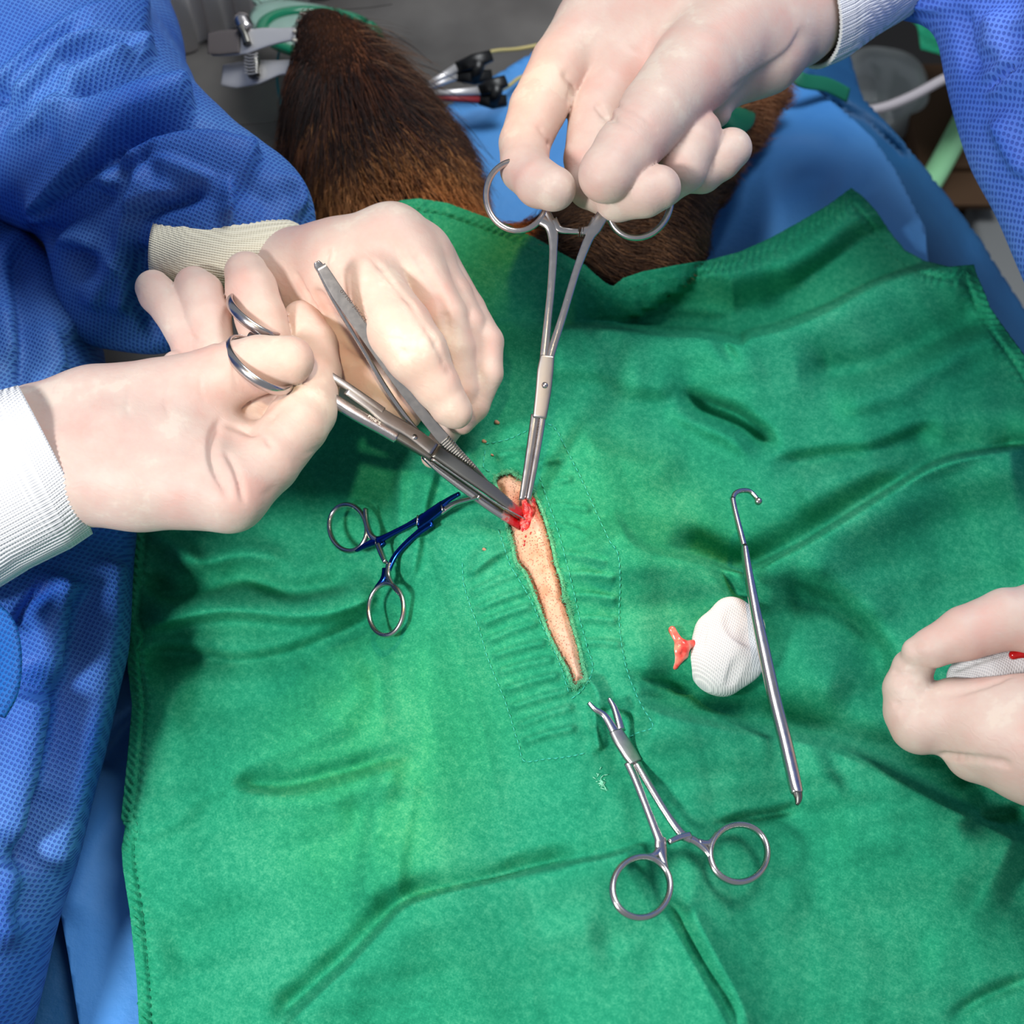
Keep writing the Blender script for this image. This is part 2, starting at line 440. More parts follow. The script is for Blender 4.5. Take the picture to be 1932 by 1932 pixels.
# ------------------------------------------------------------ sweeps
def sweep(pts, ws, ts, normal, closed=False, nseg=16, pw=1.0, cap=True, ripple=None):
    """tube of elliptical section: half-width w across, half-thickness t along the normal"""
    pts = np.asarray(pts, float); n = len(pts); ws = np.broadcast_to(ws, n).astype(float); ts = np.broadcast_to(ts, n).astype(float)
    N0 = np.broadcast_to(np.asarray(normal, float), (n, 3))
    V = []; UV = []; al = 0
    for i in range(n):
        if closed: T = pts[(i+1) % n]-pts[(i-1) % n]
        else: T = pts[min(i+1, n-1)]-pts[max(i-1, 0)]
        T = T/np.linalg.norm(T); N = N0[i]-T*(N0[i]@T); N /= np.linalg.norm(N); B = np.cross(N, T)
        if i: al += np.linalg.norm(pts[i]-pts[i-1])
        for k in range(nseg):
            a = 2*math.pi*k/nseg; c, s = math.cos(a), math.sin(a)
            c = math.copysign(abs(c)**pw, c); s = math.copysign(abs(s)**pw, s)
            q = 1.0 if ripple is None else 1+ripple*(math.cos(k*math.pi))
            V.append(pts[i]+q*(B*ws[i]*c+N*ts[i]*s)); UV.append((al, a*(ws[i]+ts[i])/2))
    Fc = []; m = n if closed else n-1
    for i in range(m):
        for k in range(nseg):
            a, b = i*nseg+k, i*nseg+(k+1) % nseg; c, d = ((i+1) % n)*nseg+k, ((i+1) % n)*nseg+(k+1) % nseg
            Fc.append((a, b, d, c))
    if cap and not closed:
        Fc.append(tuple(range(nseg))[::-1]); Fc.append(tuple((n-1)*nseg+k for k in range(nseg)))
    return V, Fc, UV
def join(parts):
    V = []; Fc = []; UV = []
    for v, f, u in parts:
        o = len(V); V += list(v); Fc += [tuple(i+o for i in q) for q in f]; UV += list(u)
    return V, Fc, UV
def box_on(c, ax, ay, az):
    """box centred at c with half-axes ax ay az"""
    V = [c+i*ax+j*ay+k*az for i in (-1, 1) for j in (-1, 1) for k in (-1, 1)]
    Fc = [(0, 1, 3, 2), (4, 6, 7, 5), (0, 4, 5, 1), (2, 3, 7, 6), (0, 2, 6, 4), (1, 5, 7, 3)]
    return V, Fc, [(0, 0)]*8
class Plane:
    """plane through three (px,py,h cm) anchors; at(px,py) -> point on it (metres)"""
    def __init__(s, a, b, c):
        A, B, C_ = (P(q[0], q[1], q[2]/100) for q in (a, b, c)); s.o = A; n = np.cross(B-A, C_-A); n /= np.linalg.norm(n)
        if n@(-fwd) < 0: n = -n
        s.n = n
    def at(s, x, y, off=0.0):
        d = ray(x, y); t = ((s.o-CAM)@s.n)/(d@s.n); return CAM+d*t+s.n*off
    def line(s, pts, off=0.0, n=6, sm=True):
        p = smooth_poly(pts, n) if sm else poly_arr(pts)
        return np.array([s.at(x, y, off) for x, y in p])
def bar(pl, pts, ws, ts, off=0.0, n=6, pw=0.75, nseg=16):
    L = pl.line(pts, off, n); u = np.linspace(0, 1, len(L)); k = np.linspace(0, 1, len(np.atleast_1d(ws)))
    r0 = float(np.dot(L[0]-CAM, fwd))/F
    w = np.interp(u, k, np.atleast_1d(ws))*r0; t = np.interp(u, np.linspace(0, 1, len(np.atleast_1d(ts))), np.atleast_1d(ts))*r0
    return sweep(L, w, t, pl.n, nseg=nseg, pw=pw)
def ring(pl, cx, cy, rx, ry, rot, w, t, off=0.0, n=56, egg=0.0):
    a = np.linspace(0, 2*math.pi, n, endpoint=False); cr, sr = math.cos(rot), math.sin(rot)
    x = rx*np.cos(a)*(1+egg*np.sin(a)); y = ry*np.sin(a)
    L = np.array([pl.at(cx+x_*cr-y_*sr, cy+x_*sr+y_*cr, off) for x_, y_ in zip(x, y)]); r0 = float(np.dot(L[0]-CAM, fwd))/F
    return sweep(L, w*r0, t*r0, pl.n, closed=True, nseg=12)
def part(name, geo, mat, parent, smooth=True, label=None):
    v, f, u = geo; return mesh_obj(name, v, f, mat, parent, u, smooth, label)
def surf(o, deg=35):
    """flat look on sharp edges"""
    me = o.data
    try: me.set_sharp_from_angle(angle=math.radians(deg))
    except Exception: pass
    return o
# ------------------------------------------------------------ the room and the table
def slab(name, x0, x1, y0, y1, z0, z1, mat, parent=None, bev=0.0, **kw):
    V = [(x, y, z) for x in (x0, x1) for y in (y0, y1) for z in (z0, z1)]
    Fc = [(0, 1, 3, 2), (4, 6, 7, 5), (0, 4, 5, 1), (2, 3, 7, 6), (0, 2, 6, 4), (1, 5, 7, 3)]
    o = mesh_obj(name, V, Fc, mat, parent, smooth=False, **kw)
    if bev: b = o.modifiers.new('bevel', 'BEVEL'); b.width = bev; b.segments = 3; o.data.shade_smooth()
    return o
mf = M('grey_floor'); mf.set(Roughness=0.5); vv = mf.coord('Object')
mf.base(mf.ramp(mf.noise(vv, 3, 4), [(0.3, srgb(34, 33, 34)), (0.7, srgb(48, 46, 46))])); mat_floor = mf.m
mw = M('room_wall'); mw.set(Roughness=0.8).base(srgb(78, 78, 80)); mat_wall = mw.m
struct(slab('floor', -3, 3, -2, 3.4, -0.1, 0.0, mat_floor))
struct(slab('wall_back', -3, 3, 3.4, 3.5, 0, 2.8, mat_wall))

mt = M('table_pad'); mt.set(Roughness=0.55, Specular_IOR_Level=0.3); vv = mt.coord('Object')
mt.base(mt.ramp(mt.noise(vv, 12, 3), [(0.35, srgb(82, 79, 77)), (0.7, srgb(106, 103, 100))]))
mt.bump(mt.noise(vv, 4, 2), 0.02, 0.5); mat_pad = mt.m
tb = empty('operating_table', (0, 0, 0), 'grey padded operating table under the dog and the blue sheets', 'table')
TT = Z0-0.155
slab('table_pad', -0.31, 0.27, -0.75, 0.70, TT-0.045, TT, mat_pad, tb, bev=0.012)
slab('table_top', -0.32, 0.28, -0.76, 0.71, TT-0.085, TT-0.047, mat_satin, tb, bev=0.004)
slab('column', -0.14, 0.06, -0.2, 0.05, 0.06, TT-0.087, mat_satin, tb, bev=0.01)
slab('base', -0.32, 0.22, -0.5, 0.35, 0.0, 0.058, mat_satin, tb, bev=0.01)

# ------------------------------------------------------------ sheets under the drape
LIGHT_L = [(232, 900), (236, 1150), (215, 1300), (178, 1450), (140, 1580), (108, 1690), (128, 1800), (152, 1950), (160, 2060)]
LIGHT_R = [(1800, 2060), (1900, 1200), (1860, 700), (1775, 560), (1752, 500), (1746, 430), (1720, 380), (1690, 320), (1650, 262), (1600, 215), (1548, 175),
           (1500, 150), (1460, 200), (1380, 215), (1250, 150), (1090, 60), (1010, 95), (905, 160), (835, 205), (700, 420), (500, 640), (300, 760)]
def h_light(x, y):
    h = np.full(x.shape, -0.128)
    h += fold(x, y, [(1345, 530), (1430, 420), (1560, 330), (1700, 300)], 0.004, 60, 60)
    h += 0.03*np.exp(-(((x-1500)/170)**2+((y-330)/150)**2))
    h += fold(x, y, [(1330, 300), (1450, 250), (1620, 260)], 0.005, 30, 20)
    h += fold(x, y, [(1560, 420), (1600, 340), (1640, 300)], -0.006, 30, 22)
    h += fold(x, y, [(180, 1450), (235, 1370), (300, 1330)], -0.012, 12, 34, 20)
    h += fold(x, y, [(200, 1260), (250, 1190), (300, 1150)], -0.01, 12, 30, 20)
    h += fold(x, y, [(120, 1750), (170, 1600), (250, 1500)], 0.006, 40, 40)
    h += fold(x, y, [(830, 260), (900, 230), (1000, 190)], -0.004, 14, 20)
    e = np.clip((x-1560)/260, 0, 1)
    return h-0.035*e*e
V, Q, UV, X, Y = sheet(LIGHT_L+LIGHT_R, h_light, 9)
solid(mesh_obj('bed_sheet', V, Q, mat_sheet, uv=UV, label='light blue sheet spread beneath the green drape and the dog', cat='sheet'), 0.0015)

UNDER = [(-20, 1000), (200, 1000), (240, 900), (500, 600), (800, 330), (1100, 120), (1480, 60), (1560, 20), (1590, 62), (1606, 110), (1625, 178), (1640, 195), (1700, 262), (1750, 322), (1790, 372),
         (1850, 450), (1880, 500), (1932, 580), (1990, 680), (2080, 900), (2080, 2060), (20, 2060)]
def h_under(x, y):
    d, s, par, L, nx, ny = seg_info(x, y, [(1500, 150), (1548, 175), (1600, 215), (1650, 262), (1690, 320), (1720, 380), (1750, 440), (1800, 560), (1880, 760), (1900, 1300), (1900, 2100)])
    out = np.where(s < 0, d, 0)
    h = -0.140-0.035*np.clip((x-1560)/260, 0, 1)**2-np.clip(out-10, 0, None)/F*0.9*1.25
    h += fold(x, y, [(1500, 120), (1560, 185), (1640, 235), (1720, 310)], -0.012, 10, 26, 30)
    h += fold(x, y, [(1640, 205), (1760, 330), (1900, 560)], 0.006, 16, 16)
    return h
V, Q, UV, X, Y = sheet(UNDER, h_under, 10)
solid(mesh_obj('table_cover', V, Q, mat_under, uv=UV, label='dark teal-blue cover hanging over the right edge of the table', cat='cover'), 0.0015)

# ------------------------------------------------------------ the dog
dog = empty('dog', P(900, 700, -0.15), 'anaesthetised brown dog on its back, chin up, belly shaved under the green drape', 'dog')
md = M('dog_hide'); md.set(Roughness=0.9, Specular_IOR_Level=0.1); vv = md.coord('Object')
md.base(md.ramp(md.noise(vv, 26, 4), [(0.3, srgb(26, 14, 10)), (0.7, srgb(58, 34, 20))]))
md.bump(md.noise(vv, 300, 3), 0.002, 0.6); mat_hide = md.m
body = [[(607, 62, -3.0, 44), (638, 125, -4.4, 74), (668, 205, -6.0, 112), (700, 300, -7.6, 136), (730, 390, -8.4, 130), (770, 470, -8.6, 125)],
        [(640, 200, -5, 60), (730, 290, -7.8, 90), (800, 390, -8.4, 110)],
        [(760, 430, -8.4, 120), (900, 620, -8.0, 155), (960, 850, -7.0, 178), (1030, 1080, -7.0, 182), (1100, 1340, -7.4, 170), (1150, 1560, -9, 130)],
        [(1000, 560, -7.6, 120), (1120, 500, -7.2, 110), (1215, 470, -6.5, 100)],
        [(1230, 430, -6.5, 92), (1310, 330, -8.5, 55), (1390, 240, -8.6, 36), (1450, 175, -8.2, 32)],
        [(580, 300, -9, 45), (640, 380, -10, 60)]]
fd, (V, Q) = organic(body, [], vox=0.0028, kb=0.02, smooth=2)
mesh_obj('body', V, Q, mat_hide, dog)
DV = V; 
# vertex normals
nrm = np.zeros_like(V); fn = np.cross(V[Q[:, 1]]-V[Q[:, 0]], V[Q[:, 2]]-V[Q[:, 0]])
for k in range(4): np.add.at(nrm, Q[:, k], fn)
nrm /= np.linalg.norm(nrm, axis=1)[:, None]+1e-12
cdist = (V-CAM); dep = cdist@fwd; PX = 966+F*(cdist@Rt)/dep; PY = 966-F*(cdist@Up)/dep

# height of the dog's upper side per pixel cell, so the cloth lies over it
_c = 14; _g = np.full((170, 170), -0.3); _ok = (nrm@(-fwd)) > 0
_ix = np.clip((PX[_ok]/_c+10).astype(int), 0, 169); _iy = np.clip((PY[_ok]/_c+10).astype(int), 0, 169); np.maximum.at(_g, (_iy, _ix), V[_ok, 2]-Z0)
for _ in range(3):
    _p = np.pad(_g, 1, mode='edge'); _g = np.maximum(_g, sum(_p[a:a+170, b:b+170] for a in range(3) for b in range(3))/9)
def dog_top(x, y):
    u = np.clip(x/_c+9.5, 0, 168); v = np.clip(y/_c+9.5, 0, 168); i = u.astype(int); j = v.astype(int); a = u-i; b = v-j
    return (_g[j, i]*(1-a)+_g[j, i+1]*a)*(1-b)+(_g[j+1, i]*(1-a)+_g[j+1, i+1]*a)*b
DOGV, DOGN, DPX, DPY = V, nrm, PX, PY

# ------------------------------------------------------------ the green drape
AXIS = [(800, 380), (880, 620), (955, 860), (1040, 1110), (1110, 1340), (1180, 1700), (1230, 2000)]
HOLE = [(933, 906), (948, 893), (962, 890), (974, 897), (990, 905), (1004, 918), (1012, 940), (1024, 965), (1035, 1000), (1043, 1030), (1050, 1065), (1062, 1100), (1064, 1128), (1068, 1132), (1072, 1140),
        (1076, 1160), (1084, 1190), (1094, 1225), (1100, 1255), (1107, 1282), (1096, 1287), (1088, 1297), (1080, 1292), (1068, 1262), (1050, 1228), (1032, 1190), (1018, 1150), (1004, 1112), (990, 1080), (974, 1062), (967, 1030), (962, 1010), (956, 990), (948, 950)]
_ol = [(262, 2060), (262, 1932), (258, 1850), (245, 1722), (232, 1640), (229, 1600), (236, 1560), (228, 1545), (234, 1490), (240, 1430), (249, 1330), (241, 1262), (240, 1215), (247, 1205), (234, 1165), (243, 1090), (250, 1000),
       (285, 860), (345, 740), (450, 640), (600, 500), (700, 430), (753, 378), (790, 374), (845, 383), (905, 405), (960, 425), (1010, 448), (1075, 486), (1105, 500), (1138, 530), (1157, 541), (1175, 525), (1215, 512), (1262, 503), (1330, 492), (1395, 475),
       (1455, 448), (1505, 420), (1560, 388), (1606, 354), (1630, 372), (1655, 400), (1680, 438), (1708, 472), (1745, 492), (1790, 503), (1838, 499), (1842, 515), (1858, 552), (1868, 580), (1895, 618), (1932, 668), (1990, 760), (2080, 900), (2080, 2060)]
OUT = _ol
PL_HEM = [(_ol[i]) for i in range(len(_ol)-2)]
def sstep(x): x = np.clip(x, 0, 1); return x*x*(3-2*x)
def drape_h(x, y, fine=True):
    x = np.asarray(x, float); y = np.asarray(y, float)
    shp = x.shape; x = np.atleast_1d(x); y = np.atleast_1d(y)
    d, s, par, L, _, _ = seg_info(x, y, AXIS)
    left = s > 0
    # the body is a rounded ridge along AXIS
    hl = -0.052*sstep((d-150)/230)-0.03*sstep((d-330)/420)-0.014*(d/200)**2*(d < 200)-0.014*(d >= 200)
    hr = -0.030*sstep((d-120)/260)-0.036*sstep((d-330)/520)-0.006*np.clip(d/200, 0, 1)**2
    h = np.where(left, hl, hr)
    top = sstep((640-y)/260); h -= 0.020*top*np.where(left, 0.5, 0.8)
    h = np.maximum(h, -0.108)
    # valley behind the front fold, and the raised corner behind it
    d2, s2, p2, L2, _, _ = seg_info(x, y, smooth_poly([(900, 610), (1000, 622), (1120, 622), (1250, 636), (1330, 640), (1395, 652), (1420, 640), (1480, 625), (1560, 592), (1640, 548), (1690, 528), (1760, 508), (1850, 494)], 5))
    beh = (s2 < 0)
    fr = sstep((x-930)/170)*sstep((1860-x)/60)
    h = h+fr*np.where(beh, 0.018*np.exp(-(d2/12)**2)-0.060*sstep(d2/22)+0.052*sstep((d2-50)/85), 0.018*np.exp(-(d2/60)**2))
    h += 0.016*np.exp(-(((x-1605)/60)**2+((y-380)/60)**2))
    # broad soft lobes of thin cloth
    W = [([(258, 1185), (330, 1165), (430, 1150), (560, 1160), (640, 1150), (730, 1112)], .0085, 40, 15),
         ([(255, 1240), (340, 1235), (450, 1250), (560, 1230), (680, 1180), (740, 1140)], -.006, 16, 40),
         ([(262, 1075), (320, 1125), (400, 1110), (470, 1095), (560, 1120), (680, 1095)], -.0060, 24, 12),
         ([(300, 1045), (380, 1060), (460, 1045), (560, 1060)], .004, 26, 16),
         ([(255, 1000), (330, 1030), (400, 1080)], .004, 20, 20),
         ([(430, 1480), (500, 1482), (560, 1478), (680, 1448), (785, 1418)], -.0055, 22, 9),
         ([(425, 1498), (500, 1505), (575, 1502), (690, 1472), (790, 1440)], .0040, 14, 40),
         ([(240, 1572), (300, 1560), (380, 1500), (460, 1445), (560, 1400), (700, 1350)], .0024, 50, 26),
         ([(560, 1350), (640, 1330), (720, 1270)], .004, 40, 40),
         ([(520, 1960), (590, 1890), (660, 1825), (720, 1760), (765, 1715), (830, 1690), (930, 1668), (1040, 1640), (1150, 1620), (1235, 1590)], .0095, 7, 95),
         ([(505, 1935), (580, 1868), (650, 1805), (712, 1742), (758, 1698), (830, 1676), (930, 1654), (1100, 1620)], -.0050, 26, 8),
         ([(752, 1100), (745, 1180), (742, 1260), (744, 1330), (742, 1400), (700, 1600), (690, 1740)], .0028, 30, 22),
         ([(800, 1105), (790, 1180), (782, 1260), (786, 1330), (790, 1400), (775, 1500), (750, 1620), (745, 1730)], .0024, 22, 40),
         ([(760, 850), (756, 930), (752, 1010), (750, 1090)], .0030, 14, 10),
         ([(830, 850), (800, 950), (780, 1060), (765, 1120)], .0035, 12, 30),
         ([(875, 1090), (905, 1050), (945, 1020), (965, 1005)], .0030, 12, 18),
         ([(1150, 960), (1200, 1030), (1300, 1060), (1400, 1082), (1480, 1052), (1560, 1008), (1660, 945), (1760, 885), (1850, 862), (1960, 848)], .0140, 8, 80),
         ([(1250, 1025), (1330, 1050), (1400, 1068), (1480, 1036), (1560, 992), (1660, 930), (1760, 870), (1850, 846), (1960, 832)], -.0095, 40, 7),
         ([(1330, 1062), (1365, 1085), (1395, 1120), (1430, 1130)], -.004, 10, 14, ),
         ([(1280, 740), (1340, 765), (1390, 785), (1440, 822), (1470, 860)], -.0080, 14, 34),
         ([(1250, 770), (1330, 800), (1390, 830), (1430, 870)], .0050, 20, 20),
         ([(1450, 880), (1560, 862), (1660, 850), (1780, 800)], -.0050, 16, 26),
         ([(1500, 700), (1620, 700), (1760, 640), (1880, 590)], -.0055, 40, 22),
         ([(1560, 770), (1700, 730), (1840, 650), (1925, 640)], .0045, 30, 30),
         ([(1650, 900), (1760, 880), (1900, 820), (2000, 800)], .0040, 40, 20),
         ([(1500, 540), (1600, 510), (1700, 480)], -.0035, 14, 22),
         ([(1330, 600), (1360, 640), (1400, 700)], -.0030, 10, 14),
         ([(1440, 540), (1560, 470), (1620, 440)], .0040, 30, 30),
         ([(1190, 1330), (1290, 1360), (1400, 1386), (1500, 1400), (1600, 1430), (1720, 1490), (1830, 1545), (1960, 1610)], .0120, 12, 110),
         ([(1200, 1305), (1290, 1330), (1400, 1350), (1500, 1368), (1600, 1395), (1720, 1450), (1860, 1530)], -.0105, 60, 16),
         ([(1450, 1130), (1560, 1150), (1640, 1230), (1700, 1330)], -.0055, 40, 50),
         ([(1500, 1060), (1600, 1110), (1680, 1200), (1720, 1280)], .0040, 40, 30),
         ([(1250, 1690), (1280, 1740), (1330, 1830), (1370, 1900), (1400, 1960)], -.0045, 26, 8),
         ([(1290, 1690), (1330, 1770), (1390, 1880), (1420, 1960)], .0030, 14, 40),
         ([(1520, 1512), (1480, 1530), (1400, 1545), (1340, 1560)], -.0040, 14, 8),
         ([(1800, 1560), (1870, 1540), (1960, 1520)], -.0060, 10, 30),
         ([(1780, 1930), (1860, 1880), (1960, 1840)], -.0030, 14, 14),
         ([(1170, 1270), (1240, 1290), (1330, 1320)], -.0035, 16, 10),
         ([(905, 500), (990, 540), (1080, 590), (1150, 630)], -.0030, 20, 14),
         ([(850, 470), (940, 520), (1040, 560)], .0030, 30, 20),
         ([(1110, 490), (1150, 560), (1200, 620)], -.0045, 18, 10),
         ([(1000, 680), (1100, 690), (1200, 720), (1300, 740)], .0035, 40, 30),
         ([(1080, 800), (1130, 850), (1220, 880), (1300, 870)], .0040, 20, 40),
         ([(1000, 1590), (900, 1650), (800, 1670)], .002, 20, 20)]
    W += [([(1620, 1240), (1740, 1150), (1860, 1110), (1980, 1100)], -.0050, 60, 45), ([(1560, 1290), (1700, 1330), (1860, 1400), (1960, 1440)], -.0045, 60, 40),
          ([(1480, 960), (1620, 900), (1700, 850)], .0035, 50, 40), ([(1150, 700), (1300, 700), (1450, 720), (1560, 700)], .0030, 60, 60), ([(330, 1300), (450, 1330), (540, 1300), (640, 1240)], -.0040, 40, 50),
          ([(270, 1650), (420, 1620), (560, 1560), (680, 1520)], .0028, 50, 50), ([(300, 1820), (420, 1760), (520, 1700)], -.0025, 50, 40), ([(880, 1850), (1000, 1790), (1160, 1760)], .0025, 50, 50), ([(1480, 1700), (1620, 1740), (1780, 1820)], -.0025, 60, 50),
          ([(1560, 1570), (1700, 1600), (1850, 1690)], .0025, 40, 60)]
    for f_ in W: h += fold(x, y, f_[0], f_[1]*2.5, f_[2], f_[3])
    if fine:
        # gathers of the doubled cloth round the opening
        for (a, b) in (((880, 1085), (962, 1030)), ((882, 1120), (985, 1075)), ((893, 1150), (998, 1110)), ((902, 1178), (1008, 1138)), ((912, 1210), (1020, 1170)), ((925, 1238), (1035, 1208)),
                       ((935, 1268), (1050, 1240)), ((945, 1302), (1060, 1270)), ((958, 1335), (1080, 1300)), ((972, 1370), (1085, 1330)), ((980, 1400), (1090, 1370)),
                       ((1030, 985), (1110, 1005)), ((1045, 1040), (1150, 1060)), ((1055, 1080), (1165, 1090)), ((1070, 1120), (1170, 1130)), ((1085, 1165), (1170, 1170)), ((1095, 1210), (1178, 1215)),
                       ((1010, 920), (1085, 900)), ((1000, 880), (1070, 860)), ((1012, 950), (1120, 960)), ((930, 860), (1000, 850)), ((1120, 1330), (1130, 1420)), ((1150, 1330), (1210, 1350))):
            m_ = ((a[0]+b[0])/2, (a[1]+b[1])/2-3)
            h += fold(x, y, [a, m_, b], .0040, 5, 11, 14, sm=False)
        h += fold(x, y, [(1130, 1320), (1125, 1380), (1135, 1420)], .0028, 10, 14, 10)
        h += fold(x, y, [(1105, 1275), (1125, 1300), (1133, 1330), (1134, 1345)], .0085, 11, 13, 10)
        # edge of the patch and raised frayed lip
        dh = seg_info(x, y, HOLE, True)[0]
        h += .0012*np.exp(-(dh/9)**2)
        # hem: a flat band with a seam and small pleats
        de, se, pe, Le, _, _ = seg_info(x, y, OUT[:-2])
        ph = pe+6*np.sin(pe/37.)
        band = np.exp(-((de-11)/9)**2)
        h += band*.0020*np.sin(2*math.pi*(ph+de*0.8)/15)*(0.5+0.5*np.sin(pe/71.)**2)-.0020*np.exp(-((de-24)/4)**2)+.0008*np.exp(-((de-15)/9)**2)
        h += .0009*np.sin(2*math.pi*ph/15+de*0.1)*np.exp(-((de-31)/7)**2)
        h += .0022*np.sin(x/67+y/91+1.5*np.sin(y/130))*np.sin(x/113-y/59)+.0012*np.sin(x/47+y/61)*np.sin(x/83-y/39)
        h += .0007*np.sin(x/19+y/27+2*np.sin(y/60))*np.sin(x/31-y/17)
    lo_ = np.maximum(h_light(x, y)+0.010, dog_top(x, y)+0.007); kx = 0.006; hh_ = np.maximum(kx-np.abs(h-lo_), 0)/kx
    h = np.maximum(h, lo_)+hh_*hh_*kx*0.25
    return h.reshape(shp)
V, Q, UV, X, Y = sheet(OUT, drape_h, 3.6, HOLE)
drape = mesh_obj('surgical_drape', V, Q, mat_drape, uv=UV, label='green cotton surgical drape with a slit over the shaved belly', cat='drape', loc=(0, 0, Z0-0.06))
solid(drape, 0.0006)
def on_drape(x, y, lift=0.0):
    return P(x, y, drape_h(np.array([x]), np.array([y]))[0]+lift)

def thread_bits(lines, dash, gap, r, lift, wob=1.2):
    parts = []
    for ln in lines:
        pl = smooth_poly(ln, 8); L = np.r_[0, np.cumsum(np.linalg.norm(np.diff(pl, axis=0), axis=1))]; s0 = 0
        while s0+dash < L[-1]:
            q = [(np.interp(t, L, pl[:, 0])+random.uniform(-wob, wob)*0.4, np.interp(t, L, pl[:, 1])+random.uniform(-wob, wob)*0.4) for t in (s0, s0+dash/2, s0+dash)]
            pts = [on_drape(a, b, lift*(1.4 if j == 1 else 0.2)) for j, (a, b) in enumerate(q)]
            parts.append(sweep(pts, r, r, (0, 0, 1), nseg=5)); s0 += dash+gap
    return join(parts)
ST = [[(915, 838), (960, 828), (1010, 806), (1040, 802), (1060, 830), (1080, 870), (1100, 910), (1122, 960), (1150, 1020), (1166, 1045), (1170, 1100), (1168, 1170), (1175, 1230), (1188, 1280), (1210, 1330), (1232, 1370), (1205, 1382), (1185, 1392)],
      [(872, 1062), (876, 1105), (890, 1150), (905, 1190), (918, 1235), (935, 1280), (952, 1320), (968, 1370), (980, 1410), (990, 1436), (1030, 1432), (1070, 1428), (1108, 1420)],
      [(940, 1000), (950, 1030), (962, 1065), (980, 1095), (1000, 1130), (1018, 1170), (1040, 1215), (1055, 1250), (1068, 1290), (1075, 1315)],
      [(1018, 900), (1035, 950), (1052, 1000), (1066, 1050), (1080, 1105), (1092, 1160), (1106, 1215), (1118, 1262), (1100, 1300), (1078, 1318)],
      [(915, 850), (912, 880), (925, 890)]]
ge = thread_bits(ST, 9, 3.5, 0.00028, 0.0007)
part('stitching', ge, mat_stitch, drape)['kind'] = 'stuff'
# hem seam thread
hp = poly_arr([p for p in OUT[1:-3]]); hem = []
de_pts = smooth_poly(hp, 3)
tn = np.gradient(de_pts, axis=0); nr = np.stack([-tn[:, 1], tn[:, 0]], 1); nr /= np.linalg.norm(nr, axis=1)[:, None]
off = de_pts+nr*24
off = [tuple(p) for p in off if 225 < p[0] < 1960 and p[1] < 1960 and inside(np.array([p[0]]), np.array([p[1]]), OUT)[0]]
segs = []; cur = [off[0]]
for a in off[1:]:
    if math.hypot(a[0]-cur[-1][0], a[1]-cur[-1][1]) > 60: segs.append(cur); cur = [a]
    else: cur.append(a)
segs.append(cur)
ge = thread_bits([s_ for s_ in segs if len(s_) > 3], 8, 7, 0.00022, 0.0004)
part('hem_stitching', ge, plain('green_thread', srgb(20, 130, 96), 0.8), drape)['kind'] = 'stuff'
# fluff along the cut edge of the slit
hb = smooth_poly(HOLE, 6, closed=True); fr = []
for a in hb:
    for _ in range(9):
        x, y = a[0]+random.gauss(0, 2.6), a[1]+random.gauss(0, 2.2)
        p0 = on_drape(x, y, 0.0004+random.random()*0.0012); dv = np.array([random.gauss(0, 1), random.gauss(0, 1), random.gauss(0.2, .6)])*0.0005
        fr.append(sweep([p0, p0+dv, p0+dv*1.3+np.array([random.gauss(0, 1), random.gauss(0, 1), 0])*0.0008], 0.00013, 0.00013, (0, 0, 1), nseg=3, cap=False))
rr_ = np.array([0.0006+0.0004*abs(math.sin(i*1.7))+0.0003*random.random() for i in range(len(hb))]); fr.append(sweep([on_drape(x, y, 0.0002) for x, y in hb], rr_, rr_*0.8, (0, 0, 1), closed=True, nseg=8))
part('frayed_edge', join(fr), mat_fray, drape)['kind'] = 'stuff'
